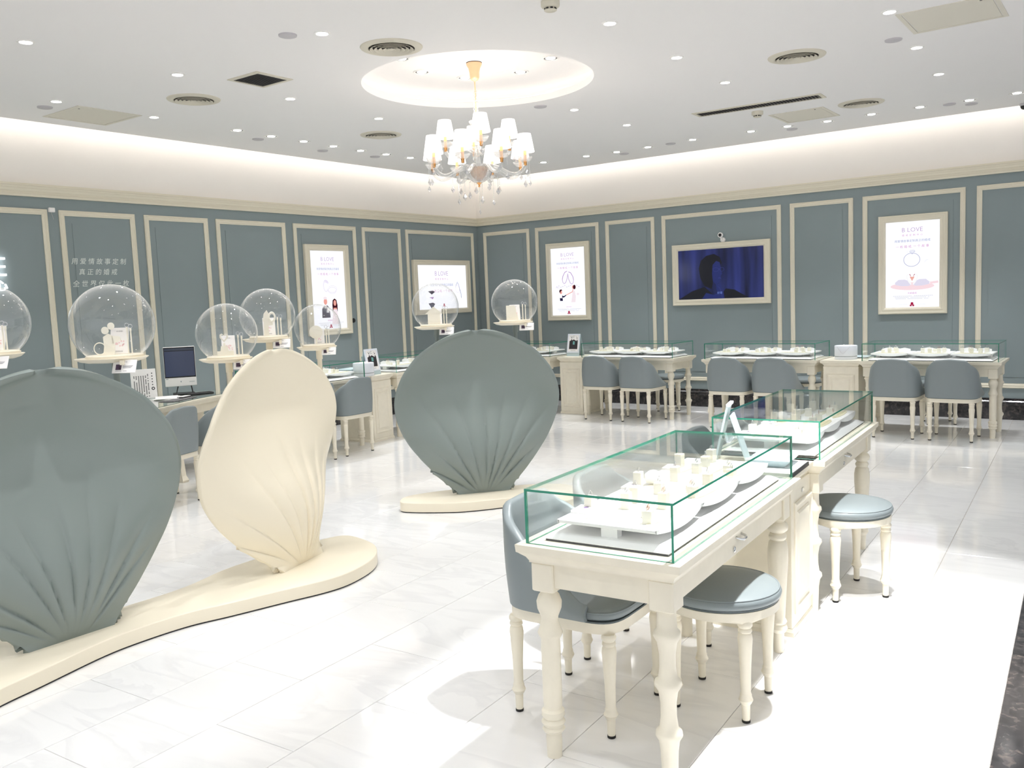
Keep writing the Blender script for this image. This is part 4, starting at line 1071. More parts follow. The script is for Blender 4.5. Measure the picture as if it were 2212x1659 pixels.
# ------------------------------------------------------------------ round stools
def stool_proto(lab):
    t = thing('round_stool', lab, 'stool', (0, 0, 0), 0, 'round blue grey stools')
    mb = MB(); seg = 64; rings = []
    for r, z, sc in ((.212, .386, 1), (.216, .392, 0), (.216, .424, 0), (.200, .427, 0)):
        ring = []
        for k in range(seg):
            a = 2*PI*k/seg
            drop = (.012*max(0, math.cos(4*(a-PI/4)))**6) if sc else 0
            ring.append((r*math.cos(a), r*math.sin(a), z+.008*sc-drop-.004*sc))
        rings.append(ring)
    mb.loft(rings); obj('seat_rail', mb, M['cream'], t, smooth=40)
    obj('seat_gap_shade', MB().lathe([(.214, .425), (.216, .432)], 48), M['gap_dark'], t)  # dark band again stands for the shaded gap under the cushion
    obj('seat_cushion', MB().lathe([(.212, .431), (.222, .438), (.226, .452), (.221, .465), (.212, .471), (.15, .482), (.08, .487), (.001, .488)], 56), M['leather'], t, smooth=60)
    obj('piping', MB().torus(.2165, .003, 56, 6, Matrix.Translation((0, 0, .469))), M['leather'], t, smooth=80)
    for sx, sy in ((-1, -1), (1, -1), (-1, 1), (1, 1)):
        l = link('leg', CLEG, t, (sx*.137, sy*.137, 0)); link('foot_pad', CPAD, l)
    return t
STL = [((7.418, -8.105), .05, 'near round stool half under the near island table'),
       ((7.487, -6.617), .78, 'round stool standing beyond the island cabinet at the far table'),
       ((3.50, -.46), .5, 'round stool behind the wall table left of the television'),
       ((5.36, -.50), .3, 'round stool behind the wall table under the television'),
       ((6.86, -.52), .35, 'round stool behind the wall table under the ring poster')]
sp = stool_proto(STL[0][2]); capture(sp)
for i, ((x, y), a, lab) in enumerate(STL):
    if i == 0: sp.location = (x, y, 0); sp.rotation_euler = (0, 0, a)
    else: dup(sp, (x, y, 0), a, lab)

# =================================================================== WALL MOUNTED THINGS
PFR = [(0.0, 0.0), (0.0, 0.040), (0.006, 0.048), (0.016, 0.050), (0.020, 0.045), (0.040, 0.043), (0.046, 0.047), (0.062, 0.046), (0.074, 0.036), (0.080, 0.030), (0.080, 0.0)]
def frame_scaled(w, h, bx, by):
    """frame outer w x h, border widths bx (sides) by (top/bottom)"""
    x0, x1, y0, y1 = -w/2, w/2, -h/2, h/2
    rings = []
    for cx, cy, sx, sy in ((x0, y0, 1, 1), (x1, y0, -1, 1), (x1, y1, -1, -1), (x0, y1, 1, -1)):
        rings.append([(cx+sx*d/.08*bx, cy+sy*d/.08*by, z) for d, z in PFR])
    n = len(PFR); vs = [p for r in rings for p in r]; fs = []
    for i in range(4):
        j = (i+1) % 4
        for k in range(n): fs.append((i*n+k, i*n+(k+1) % n, j*n+(k+1) % n, j*n+k))
    return MB().add(vs, fs)
PZL = .031
class Art:
    def __init__(s, t): s.t = t; s.d = {}
    def __getitem__(s, k):
        if k not in s.d: s.d[k] = MB()
        return s.d[k]
    def done(s):
        for i, (k, mb) in enumerate(s.d.items()):
            o = tag(obj('print_'+k, mb, INK[k], s.t), kind='stuff')
def arc(cx, cy, rx, ry, a0, a1, n=24): return [(cx+rx*math.cos(a0+(a1-a0)*k/n), cy+ry*math.sin(a0+(a1-a0)*k/n)) for k in range(n+1)]
def head_texts(A, y0, s, cx=0, z=PZL):
    """shared heading: name, shop line, two slogan lines. y0 = height of the name line, s = width scale"""
    put_text(A['violet'], 'B LOVE', cx, y0, z, width=.225*s, offset=-.012)
    put_text(A['pink'], '婚  戒  定  制  中  心', cx, y0-.062*s, z, width=.225*s)
    put_text(A['blue'], '用爱情故事定制真正的婚戒', cx, y0-.128*s, z, width=.39*s)
    put_text(A['pink'], '一 枚 婚 戒, 一 个 故 事', cx, y0-.195*s, z, width=.36*s)
def foot_texts(A, title, y, s, z=PZL):
    put_text(A['pink'], title, 0, y, z, width=.10*s)
    for q, w in enumerate((.46, .38, .36)): 
        n = 22
        for k in range(n):
            if (k*7+q*3) % 11 == 0: continue
            x0 = -w/2*s+w*s*k/n; A['grey'].box(x0, x0+w*s/n*.8, y-.033*s-.016*q*s-.0025, y-.033*s-.016*q*s+.0025, z, z+.0002)
def emblem(A, y, z=PZL):
    A['crimson'].poly(arc(0, y+.012, .016, .014, 0, 2*PI, 16)[:-1], z+.0003)
    A['crimson'].poly([(-.022, y-.022), (.022, y-.022), (.026, y-.008), (.010, y+.004), (-.010, y+.004), (-.026, y-.008)], z)
    A['white'].poly([(-.004, y-.022), (.004, y-.022), (.003, y-.006), (-.003, y-.006)], z+.0005)
    for sx in (-1, 1): A['grey'].box(min(sx*.05, sx*.15), max(sx*.05, sx*.15), y-.0008, y+.0008, z, z+.0002)
def poster(name, lab, mx, w, h, iw, ih):
    t = thing(name, lab, 'poster', mw=mx)
    obj('frame', frame_scaled(w, h, (w-iw)/2, (h-ih)/2), M['ivory_trim'], t)
    obj('lit_panel', MB().box(-iw/2-.002, iw/2+.002, -ih/2-.002, ih/2+.002, .002, .030), M['panel_lit'], t)
    return t, Art(t)
# tall poster on the right wall: swans and ring
t, A = poster('lit_poster', 'tall framed lit poster with a diamond ring drawing and two swans, right wall', RIGHT_WALL(6.472, 1.793), .752, 1.162, .586, 1.004)
head_texts(A, .405, 1.0)
mb = A['ring']; mb.stroke(arc(-.005, .055, .088, .078, 0, 2*PI, 40), .006, PZL); mb.stroke([(-.03, .152), (0, .118), (.03, .152), (.022, .166), (-.022, .166), (-.03, .152), (.03, .152)], .004, PZL); mb.stroke([(-.012, .152), (0, .12), (.012, .152)], .003, PZL); mb.stroke([(.135, .022), (.145, .04), (.17, .05)], .0018, PZL); mb.stroke([(-.06, .145), (-.045, .15)], .0018, PZL)
A['blush'].poly(arc(0, -.255, .24, .045, 0, 2*PI, 32)[:-1], PZL-.0004)
A['blush'].poly([(.19, -.21), (.28, -.20), (.285, -.225), (.2, -.235)], PZL-.0003)
for sx in (-1, 1):
    A['pale'].poly([(sx*x, y) for x, y in ((.005, -.235), (.03, -.195), (.08, -.175), (.15, -.175), (.19, -.21), (.185, -.235), (.12, -.25), (.04, -.252))][::sx], PZL+.0002)
    A['white'].stroke([(sx*x, y) for x, y in ((.01, -.235), (.035, -.20), (.055, -.165), (.058, -.135), (.045, -.118), (.028, -.118))], .016, PZL+.0004)
    A['crimson'].poly([(sx*x, y) for x, y in ((.028, -.112), (.022, -.116), (.010, -.138), (.016, -.134), (.030, -.120))][::sx], PZL+.0006)
A['coral'].poly([(0, -.195), (.022, -.155), (.024, -.138), (0, -.146), (-.024, -.138), (-.022, -.155)], PZL+.0003)
foot_texts(A, '天鹅婚戒', -.335, 1.0); emblem(A, -.468); A.done()
# tall poster on the right wall near the corner: proposal couple
t, A = poster('lit_poster', 'tall framed lit poster with a heart shaped ring pair and a proposing couple, right wall', RIGHT_WALL(1.702, 1.797), .752, 1.155, .583, 1.0)
head_texts(A, .40, 1.0)
for sx, off in ((-1, 0), (1, .012)):
    A['lilac'].stroke([(sx*x, y-off) for x, y in ((.01, .155), (.05, .14), (.085, .085), (.098, .03), (.09, -.01), (.07, -.03), (.04, -.012), (.012, .05), (.0, .12))], .012, PZL); A['violet'].stroke([(sx*x, y-off) for x, y in ((.02, .155), (.055, .138), (.09, .082), (.101, .035))], .006, PZL+.0003)
# groom left kneeling, bride right
A['navy'].poly([(-.155, -.24), (-.115, -.245), (-.11, -.20), (-.085, -.215), (-.045, -.195), (-.035, -.205), (-.08, -.235), (-.105, -.235), (-.10, -.285), (-.15, -.285)], PZL+.0003)
A['skin'].poly(arc(-.132, -.155, .022, .028, 0, 2*PI, 16)[:-1], PZL+.0002); A['hair'].poly([(-.162, -.15), (-.155, -.118), (-.12, -.112), (-.105, -.13), (-.13, -.135), (-.145, -.165)], PZL+.0005)
A['skin'].stroke([(-.04, -.20), (.02, -.175), (.07, -.155), (.085, -.11)], .012, PZL+.0003)
A['skin'].poly(arc(.085, -.085, .018, .026, 0, 2*PI, 14)[:-1], PZL+.0003); A['hair'].poly(arc(.108, -.085, .024, .034, 0, 2*PI, 14)[:-1], PZL+.0004)
A['rosy'].poly([(.075, -.135), (.11, -.13), (.13, -.22), (.12, -.31), (.045, -.31), (.065, -.22)], PZL+.0001)
for q in range(12): A['pale'].poly(arc(-.2+.035*q, -.07+.012*math.sin(q*2.1), .014, .008, 0, 2*PI, 8)[:-1], PZL-.0003)
for q in range(3): A['lilac'].stroke(arc(-.21+.02*q, -.11, .02, .03, .3, 2.4, 8), .003, PZL)
A['rosy'].poly(arc(.165, -.19, .022, .018, 0, 2*PI, 10)[:-1], PZL)
foot_texts(A, '求婚钻石婚戒', -.375, .95); emblem(A, -.462); A.done()
# left wall tall poster
t, A = poster('lit_poster', 'tall framed lit poster with drawn wedding bands and a bride and groom, left wall', LEFT_WALL(-3.245, 1.789), .755, 1.175, .57, 1.015)
head_texts(A, .402, 1.0)
mb = A['pale']; 
A['lilac'].stroke(arc(-.05, .055, .045, .075, .4, 5.6, 26), .004, PZL); A['lilac'].stroke(arc(-.05, .055, .034, .06, .4, 5.6, 26), .002, PZL); A['lilac'].stroke(arc(.055, .0, .072, .034, 0, 2*PI, 30), .003, PZL); A['lilac'].stroke(arc(.055, -.02, .062, .028, 2.6, 6.8, 24), .003, PZL); A['lilac'].stroke(arc(.06, .012, .078, .042, -.4, 2.6, 24), .0025, PZL)
for q in range(5): A['lilac'].stroke(arc(-.065+.012*q, .115-.004*q, .012, .012, 0, 2*PI, 10), .002, PZL)
A['navy'].poly([(-.145, -.36), (-.14, -.245), (-.11, -.205), (-.075, -.195), (-.04, -.205), (-.01, -.235), (-.002, -.36)], PZL+.0003)
A['white'].poly([(-.092, -.196), (-.058, -.196), (-.075, -.235)], PZL+.0005); A['crimson'].poly([(-.092, -.215), (-.075, -.208), (-.058, -.215), (-.058, -.203), (-.075, -.206), (-.092, -.203)], PZL+.0007)
A['skin'].poly(arc(-.076, -.150, .030, .042, 0, 2*PI, 18)[:-1], PZL+.0004); A['rosy'].poly(arc(-.078, -.105, .032, .018, 0, 2*PI, 14)[:-1], PZL+.0005)
for q in range(9): A['white'].poly(arc(-.045+.014*(q % 3)-.006*(q//3), -.24-.022*(q//3), .008, .010, 0, 2*PI, 8)[:-1], PZL+.0008)
A['hair'].poly([(.045, -.285), (.04, -.20), (.05, -.135), (.085, -.112), (.118, -.135), (.132, -.20), (.128, -.285), (.10, -.27), (.07, -.27)], PZL+.0002)
A['skin'].poly(arc(.087, -.172, .024, .038, 0, 2*PI, 16)[:-1], PZL+.0004); A['skin'].poly([(.06, -.235), (.112, -.235), (.125, -.29), (.048, -.29)], PZL+.0003); A['rosy'].poly([(.055, -.255), (.118, -.255), (.15, -.45), (.02, -.45)], PZL+.0005)
foot_texts(A, '肖像婚戒', -.395, 1.0); emblem(A, -.475); A.done()
# wide left wall poster
t, A = poster('lit_poster', 'wide framed lit poster on the left wall by the room corner', LEFT_WALL(-.931, 1.795), 1.317, .81, 1.118, .658)
head_texts(A, .205, 1.35, -.03)
A['blue'].stroke([(.30, .02), (.33, .06), (.36, .05), (.375, .0), (.40, -.06), (.425, -.12), (.42, -.17)], .008, PZL); A['blue'].stroke([(.29, -.01), (.32, .05), (.345, .08), (.35, .06)], .004, PZL); A['lilac'].stroke(arc(.34, -.03, .05, .06, 0, 2*PI, 20), .003, PZL)
for q in range(7): A['navy'].poly(arc(.385+.006*q, -.04-.022*q, .004, .006, 0, 2*PI, 8)[:-1], PZL+.0004)
for q, (w_, h_) in enumerate(((.16, .05), (.10, .03), (.15, .09), (.12, .03))):
    A['navy'].poly([(-.36, -.06-.09*q), (-.36+w_*.7, -.05-.09*q), (-.36+w_, -.07-.09*q), (-.34+w_*.4, -.06-h_-.09*q)], PZL) if q in (0, 2) else A['violet'].poly([(-.33, -.06-.09*q), (-.33+w_, -.055-.09*q), (-.31+w_*.5, -.06-h_-.09*q)], PZL)
emblem(A, -.275); A.done()

# television
t = thing('wall_television', 'wall television in an ivory frame showing a dark blue scene of a person', 'television', mw=RIGHT_WALL(4.090, 1.801))
w, h, iw, ih = 1.372, .825, 1.196, .664
obj('frame', frame_scaled(w, h, (w-iw)/2, (h-ih)/2), M['ivory_trim'], t)
def tv_mat():
    m = bpy.data.materials.new('screen_picture'); m.use_nodes = True; nt = m.node_tree; b = nt.nodes['Principled BSDF']
    b.inputs['Base Color'].default_value = (0.004, 0.004, 0.006, 1); b.inputs['Roughness'].default_value = 0.12
    tc = nt.nodes.new('ShaderNodeTexCoord'); mp = nt.nodes.new('ShaderNodeMapping'); mp.inputs['Scale'].default_value = (5.0, .5, 1)
    n = nt.nodes.new('ShaderNodeTexNoise'); n.inputs['Scale'].default_value = 1.3; n.inputs['Detail'].default_value = 2
    r = nt.nodes.new('ShaderNodeValToRGB'); e = r.color_ramp.elements
    e[0].position = .35; e[0].color = (.006, .007, .024, 1); e[1].position = .72; e[1].color = (.020, .028, .135, 1)
    nt.links.new(tc.outputs['Object'], mp.inputs[0]); nt.links.new(mp.outputs[0], n.inputs['Vector']); nt.links.new(n.outputs['Fac'], r.inputs['Fac'])
    nt.links.new(r.outputs[0], b.inputs['Emission Color']); b.inputs['Emission Strength'].default_value = 1.0
    return m
def scr(name, c, k=1.0):
    m = mat('screen_'+name, (.004, .004, .006, 1), .12, emit=c, estr=k); return m
scn = obj('screen', MB().box(-iw/2-.002, iw/2+.002, -ih/2-.002, ih/2+.002, .002, .028), tv_mat(), t)
z = .0284
sh = MB()     # dark hair, jacket
sh.poly([(-.30, .08), (-.27, .18), (-.19, .245), (-.08, .265), (.0, .22), (.03, .14), (.0, .10), (-.06, .06), (-.10, -.02), (-.10, -.12), (-.12, -.20), (-.22, -.16), (-.28, -.05)], z)
sh.poly([(-.60, -.33), (-.40, -.22), (-.22, -.17), (-.14, -.24), (-.07, -.31), (.0, -.30), (.08, -.20), (.20, -.22), (.34, -.30), (.40, -.33)], z)
obj('picture_dark', sh, scr('dark', (.007, .007, .010, 1)), scn)
fc = MB().poly([(-.10, .12), (-.05, .17), (.0, .15), (.012, .09), (.018, .03), (.035, .0), (.012, -.03), (.01, -.07), (-.01, -.12), (-.06, -.14), (-.10, -.10), (-.11, .0)], z+.0002)
fc.poly([(-.06, -.14), (.0, -.13), (.02, -.20), (.0, -.25), (-.05, -.22)], z+.0003)
fc.poly([(-.20, -.25), (-.09, -.28), (.0, -.24), (.04, -.19), (.05, -.26), (.06, -.33), (-.26, -.33)], z+.0003)
obj('picture_face', fc, scr('face', (.012, .018, .095, 1)), scn)
gl = MB()
gl.stroke(arc(-.055, .055, .040, .026, 0, 2*PI, 20), .0035, z+.0006); gl.stroke(arc(.028, .055, .030, .026, 0, 2*PI, 20), .0035, z+.0006); gl.stroke([(-.015, .06), (-.002, .06)], .0035, z+.0006); gl.stroke([(-.025, -.062), (.0, -.055), (.016, -.066)], .006, z+.0006); gl.stroke([(-.11, .07), (-.095, .065)], .003, z+.0006)
gl.stroke([(-.03, -.17), (.0, -.2), (.02, -.27), (.03, -.33)], .004, z+.0006)
obj('picture_lines', gl, scr('lines', (.026, .036, .16, 1)), scn)
mb = MB(); put_text(mb, '好哥', -.005, -.255, z+.0009, width=.070); obj('subtitle', mb, scr('subtitle', (.12, .18, .46, 1)), scn)
# camera on the television frame
t = thing('security_camera', 'small round white security camera with black lens above the television', 'camera', mw=RIGHT_WALL(4.125, 2.225, -.026))
obj('base', MB().lathe([(.0335, .0), (.0335, .018), (.026, .028), (.001, .028)], 24, Matrix.Translation((.008, .018, -.026))), M['paper'], t, smooth=40)
obj('neck', MB().tube([(.008, .018, .0), (.006, .03, .03), (.0, .055, .04)], .011, 10), M['paper'], t, smooth=60)
obj('head', MB().lathe([(.030, 0), (.034, .008), (.034, .030), (.028, .036), (.022, .036), (.022, .032), (.001, .032)], 26, Matrix.Translation((-.002, .080, .025))), M['paper'], t, smooth=40)
obj('lens', MB().lathe([(.0215, .0325), (.018, .038), (.001, .040)], 22, Matrix.Translation((-.002, .080, .025))), M['black'], t, smooth=60)
# handwriting and lit shop letters on the left wall
def wall_letters(name, lab, mx, lines, m, group=None, depth=0):
    t = thing(name, lab, 'lettering', mw=mx)
    for body, x, y, w_, off, shr in lines:
        mb = MB(); put_text(mb, body, x, y, 0, width=w_, offset=off, shear=shr)
        if depth:
            vs, fs = mb.v, mb.f; n = len(vs)
            mb2 = MB(); mb2.add([(a, b, depth) for a, b, c in vs], fs); mb2.add([(a, b, 0.0) for a, b, c in vs], fs); mb = mb2
            ed = {}
            for f in fs:
                for i in range(len(f)):
                    e_ = (f[i], f[(i+1) % len(f)]); ed[e_] = 1
            mb.f += [(a, b, b+n, a+n) for (a, b) in ed if (b, a) not in ed]
        obj('letters', mb, m, t)
    return t
wall_letters('handwritten_lettering', 'three lines of white handwritten lettering on the left wall panel', LEFT_WALL(-6.325, 2.01, .0055),
             [('用 爱 情 故 事 定 制', 0, .125, .585, .004, .16), ('真 正 的 婚 戒', -.02, .018, .41, .004, .16), ('全 世 界 仅 此 一 枚', .005, -.100, .60, .004, .16)], M['vinyl'])
wall_letters('lit_shop_letters', 'white glowing shop letters at the left edge on the wall', LEFT_WALL(-7.79, 2.0, .02),
             [('B LOVE', .13, .075, .80, -.006, 0), ('婚 戒 定 制 中 心', .13, -.10, .80, .0, 0)], M['sign_lit'], depth=.02)
# small white box with wire at the panel corner, black knob by the poster
t = thing('wall_sensor', 'small white sensor box at the top corner of the left wall panel', 'sensor', mw=LEFT_WALL(-6.775, 2.628, .0))
obj('housing', MB().cbox(-.028, .028, -.022, .022, .0, .035, .004), M['paper'], t)
obj('cable', MB().tube([(.0, -.022, .006), (.012, -.06, .004), (.02, -.09, .003)], .003, 6), M['grey_cap'], t)
t = thing('wall_button', 'round dark button on the wall right of the tall left poster', 'button', mw=LEFT_WALL(-2.835, 1.372, .0))
obj('button', MB().lathe([(.012, 0), (.012, .012), (.028, .016), (.032, .028), (.026, .038), (.001, .042)], 22), M['black'], t, smooth=45)
obj('rosette', MB().lathe([(.034, 0), (.034, .004), (.020, .006)], 22), M['vent_dark'], t)

# =================================================================== CHANDELIER
CX, CY = 4.112, -5.231
ch = thing('chandelier', 'gold and crystal chandelier with white pleated shades hanging in the round recess', 'chandelier', (CX, CY, 0))
obj('canopy', MB().lathe([(.064, 3.560), (.066, 3.545), (.062, 3.535), (.050, 3.515), (.043, 3.48), (.040, 3.44), (.030, 3.42), (.010, 3.412), (.006, 3.40)][::-1], 30), M['peach'], ch, smooth=50)
obj('canopy_gap', MB().lathe([(.066, 3.555), (.066, 3.5605)], 30), M['vent_dark'], ch)
obj('rod', MB().lathe([(.006, 3.06), (.006, 3.41)], 10), M['peach'], ch, smooth=60)
rr = random.Random(5)
mb = MB()
for q in range(80):
    zz = 3.08+.255*q/80; a = q*2.4; r_ = .012+.010*(1-q/80)
    mb.lathe([(.0004, -.008), (.006, 0), (.0004, .008)], 5, Matrix.Translation((r_*math.cos(a), r_*math.sin(a), zz)))
tag(obj('rod_beads', mb, M['crystal'], ch), kind='stuff')
obj('crown_dish', MB().lathe([(.012, 3.035), (.030, 3.04), (.055, 3.062), (.064, 3.082), (.058, 3.084), (.03, 3.07), (.012, 3.066)], 28, flute=.04, nfl=14), M['cup_glass'], ch, smooth=60)
obj('stem', MB().lathe([(.012, 2.60), (.018, 2.66), (.024, 2.72), (.016, 2.78), (.020, 2.84), (.026, 2.90), (.016, 2.96), (.014, 3.04)], 18), M['crystal'], ch, smooth=60)
obj('bowl', MB().lathe([(.014, 2.570), (.052, 2.585), (.092, 2.62), (.117, 2.665), (.130, 2.72), (.126, 2.721), (.111, 2.665), (.085, 2.625), (.048, 2.595), (.012, 2.585)], 56, flute=.045, nfl=18), M['cup_glass'], ch, smooth=60)
obj('bowl_core', MB().lathe([(.012, 2.590), (.036, 2.606), (.062, 2.635), (.076, 2.67), (.078, 2.70), (.001, 2.70)], 28), M['gold'], ch, smooth=60)
obj('bottom_finial', MB().lathe([(.001, 2.535), (.010, 2.542), (.006, 2.553), (.012, 2.562), (.024, 2.575), (.012, 2.58)], 16), M['gold'], ch, smooth=60)
# shared arm parts
def bez(p0, p1, p2, p3, n=14): return [tuple(Vector(p0)*(1-t)**3+Vector(p1)*3*t*(1-t)**2+Vector(p2)*3*t*t*(1-t)+Vector(p3)*t**3) for t in [k/n for k in range(n+1)]]
CUP = MB().lathe([(.014, 0), (.038, .007), (.055, .024), (.062, .046), (.0585, .047), (.051, .029), (.033, .012), (.010, .007)], 48, flute=.03, nfl=16).mesh('drip_cup')
SOCK = MB().lathe([(.010, -.030), (.013, -.028), (.013, -.006), (.016, -.002), (.016, .004)], 16).mesh('socket')
CAND = MB().lathe([(.013, .004), (.013, .115)], 14).mesh('candle_sleeve')
def shade_mesh():
    mb = MB(); seg = 48; rings = []
    for r, zz in ((.080, .080), (.0795, .083), (.055, .224), (.054, .228), (.053, .224), (.0775, .083), (.080, .080)):
        rings.append([((r*(1+.010*(1 if q % 2 else -1)))*math.cos(2*PI*q/seg), (r*(1+.010*(1 if q % 2 else -1)))*math.sin(2*PI*q/seg), zz) for q in range(seg)])
    return mb.loft(rings, False, False).mesh('lamp_shade')
SHADE = shade_mesh()
BULB = MB().lathe([(.006, .115), (.016, .135), (.018, .15), (.010, .175), (.001, .185)], 14).mesh('bulb')
def drop_mesh(L, s):
    mb = MB(); n = int(L/.011)
    for q in range(n): mb.lathe([(.0003, -.0055), (.0055, 0), (.0003, .0055)], 6, Matrix.Translation((0, 0, -.008-.011*q)))
    return mb, n
def drops(L, s):
    mb, n = drop_mesh(L, s); z0 = -.008-.011*n
    me1 = mb.mesh('bead_chain')
    me2 = MB().lathe([(.0005, z0), (.005*s, z0-.012*s), (.0185*s, z0-.040*s), (.0175*s, z0-.046*s), (.0005, z0-.068*s)], 6).mesh('crystal_drop')
    return me1, me2
DR = [drops(L, s) for L, s in ((.07, 1.0), (.11, 1.0), (.15, .8), (.05, .9))]
for me, m in ((CUP, 'cup_glass'), (SOCK, 'gold'), (CAND, 'candle'), (SHADE, 'shade'), (BULB, 'lens')):
    me.materials.append(M[m]); me.polygons.foreach_set('use_smooth', [True]*len(me.polygons))
for a, b in DR: a.materials.append(M['crystal']); b.materials.append(M['crystal_drop'])
def arm(a, r, zc, up, i):
    mx = Matrix.Rotation(a, 4, 'Z')
    if not up: pts = bez((.05, 0, 2.675), (.17, 0, 2.80), (.28, 0, 2.50), (r, 0, zc-.03), 18)
    else: pts = bez((.02, 0, 2.80), (.12, 0, 2.96), (.22, 0, 2.70), (r, 0, zc-.03), 18)
    o = obj('arm', MB().tube([mx @ Vector(p) for p in pts], .0150, 12), M['crystal'], ch, smooth=80)
    p = mx @ Vector((r, 0, zc))
    link('drip_cup', CUP, ch, p); link('socket', SOCK, ch, p); link('candle_sleeve', CAND, ch, p)
    s = link('lamp_shade', SHADE, ch, p); link('bulb', BULB, s)
    for q in range(2 if not up else 1):
        da = (q-.5)*1.9+a if not up else a
        c1_, c2_ = DR[(i+q*2) % 4]
        pp = p+Vector((.045*math.cos(da), .045*math.sin(da), .012))
        d = link('bead_chain', c1_, ch, pp); link('crystal_drop', c2_, d)
AOFF = 0.35
for i in range(8): arm(AOFF+2*PI*i/8, .410, 2.715, False, i)
for i in range(4): arm(AOFF+.42+2*PI*i/4, .270, 2.865, True, i)
for i in range(10):      # drops round the bowl
    a = 2*PI*i/10+.2; c1_, c2_ = DR[(i*3) % 4]
    d = link('bead_chain', c1_, ch, (.175*math.cos(a), .175*math.sin(a), 2.60)); link('crystal_drop', c2_, d)
    # swags from the bowl to the hanging point
    pts = bez((.126*math.cos(a), .126*math.sin(a), 2.71), (.14*math.cos(a), .14*math.sin(a), 2.60), (.15*math.cos(a), .15*math.sin(a), 2.60), (.175*math.cos(a), .175*math.sin(a), 2.60), 8)
    mb = MB()
    for p in pts: mb.lathe([(.0003, -.0045), (.0040, 0), (.0003, .0045)], 5, Matrix.Translation(p))
    mb.tube(pts, .0006, 4); tag(obj('bead_swag', mb, M['crystal'], ch), kind='stuff')
mb = MB()
for q in range(19): mb.lathe([(.0003, -.0045), (.0042, 0), (.0003, .0045)], 5, Matrix.Translation((0, 0, 2.53-.0095*q)))
d = obj('bead_chain', mb, M['crystal'], ch)
obj('crystal_drop', MB().lathe([(.0005, 2.355), (.005, 2.345), (.010, 2.328), (.0005, 2.308)], 6), M['crystal_drop'], d)
for i in range(6):
    a = AOFF+2*PI*i/6
    L = bpy.data.lights.new('candle_glow', 'POINT'); o = bpy.data.objects.new('candle_glow', L); COL.objects.link(o)
    o.location = (CX+.2*math.cos(a), CY+.2*math.sin(a), 3.12); L.energy = 1.2; L.color = (1, .86, .72); L.shadow_soft_size = .05

# =================================================================== THINGS ON THE CABINETS
def easel(lab, x, y, rz, art=True):
    """upright display card on a folded strut, faces local -y"""
    t = thing('photo_stand', lab, 'photo stand', (x, y, TZ), rz)
    tilt = Matrix.Translation((0, -.05, .002)) @ Matrix.Rotation(math.radians(-11), 4, 'X') @ Matrix(((1, 0, 0, 0), (0, 0, -1, 0), (0, 1, 0, 0), (0, 0, 0, 1)))
    w, h = .20, .305
    b = obj('card', MB().cbox(-w/2, w/2, 0, h, -.012, 0, .002), M['pale_blue'], t); b.matrix_local = tilt
    obj('frame', frame_mb(-w/2+.001, w/2-.001, .045, h-.001, [(0, 0), (0, .005), (.018, .005), (.019, 0)]), M['pale_box'], b)
    obj('picture', MB().box(-w/2+.02, w/2-.02, .064, h-.02, -.001, .001), M['paper'], b)
    mb = MB(); mb.poly([(-.068, .095), (.068, .095), (.068, .205), (.055, .232), (.045, .205), (.03, .215), (.0, .228), (-.025, .215), (-.035, .24), (-.045, .215), (-.068, .205)], .0012)
    mb.poly(arc(-.035, .250, .007, .007, 0, 2*PI, 10)[:-1], .0012); mb.poly(arc(.052, .245, .007, .007, 0, 2*PI, 10)[:-1], .0012)
    obj('print_dark', mb, M['print_black'], b)
    obj('print_teal', MB().poly([(-.012, .16), (.018, .155), (.02, .20), (-.01, .205)], .0014), M['print_teal'], b)
    mb = MB(); mb.stroke(arc(0, .262, .012, .014, .6, 5.6, 14), .004, .0013)
    for q in (-.05, -.03, .045): mb.poly(arc(q, .262, .005, .005, 0, 2*PI, 8)[:-1], .0013)
    for q in range(2): mb.box(-.04, .04, .078-.008*q, .080-.008*q, .001, .0014)
    tag(obj('print_marks', mb, M['print_mark'], b), kind='stuff')
    s = obj('strut', MB().loft([[(-w/2, .012, h*.97), (w/2, .012, h*.97), (w/2, .018, h*.97), (-w/2, .018, h*.97)], [(-w/2+.02, .115, .0), (w/2-.02, .115, .0), (w/2-.02, .121, .0), (-w/2+.02, .121, .0)]]), M['pale_blue'], t)
    return t
M['print_black'] = mat('print_black', srgb(44, 40, 44), 0.5); M['print_teal'] = mat('print_teal', srgb(112, 170, 166), 0.5); M['print_mark'] = mat('print_mark', srgb(110, 130, 136), 0.6)
easel('pale blue photo stand with a dark print on the corner cabinet at the right wall', 2.405, -1.045, -.05)
easel('pale blue photo stand with a dark print beside the round floral box, left wall', 1.42, -3.935, PI/2-.05)
# A-shaped stand on the island cabinet, seen from behind
t = thing('folding_stand', 'blue grey folding display stand shaped like an A on the island cabinet', 'stand', (7.10, -7.19, TZ), IS+.2)
def leafpanel(x0, x1, ya, za, yb, zb, th): return MB().loft([[(x0, ya, za), (x1, ya, za), (x1, ya+th, za), (x0, ya+th, za)], [(x0, yb, zb), (x1, yb, zb), (x1, yb+th, zb), (x0, yb+th, zb)]])
obj('front_card', leafpanel(-.075, .075, -.075, 0.001, -.012, .275, .010), M['pale_blue'], t)
obj('back_strut', leafpanel(-.070, .070, .075, 0.001, .002, .225, .007), M['pale_blue'], t)
obj('top_edge', MB().cbox(-.076, .076, -.014, .004, .268, .282, .002), M['pale_box'], t)
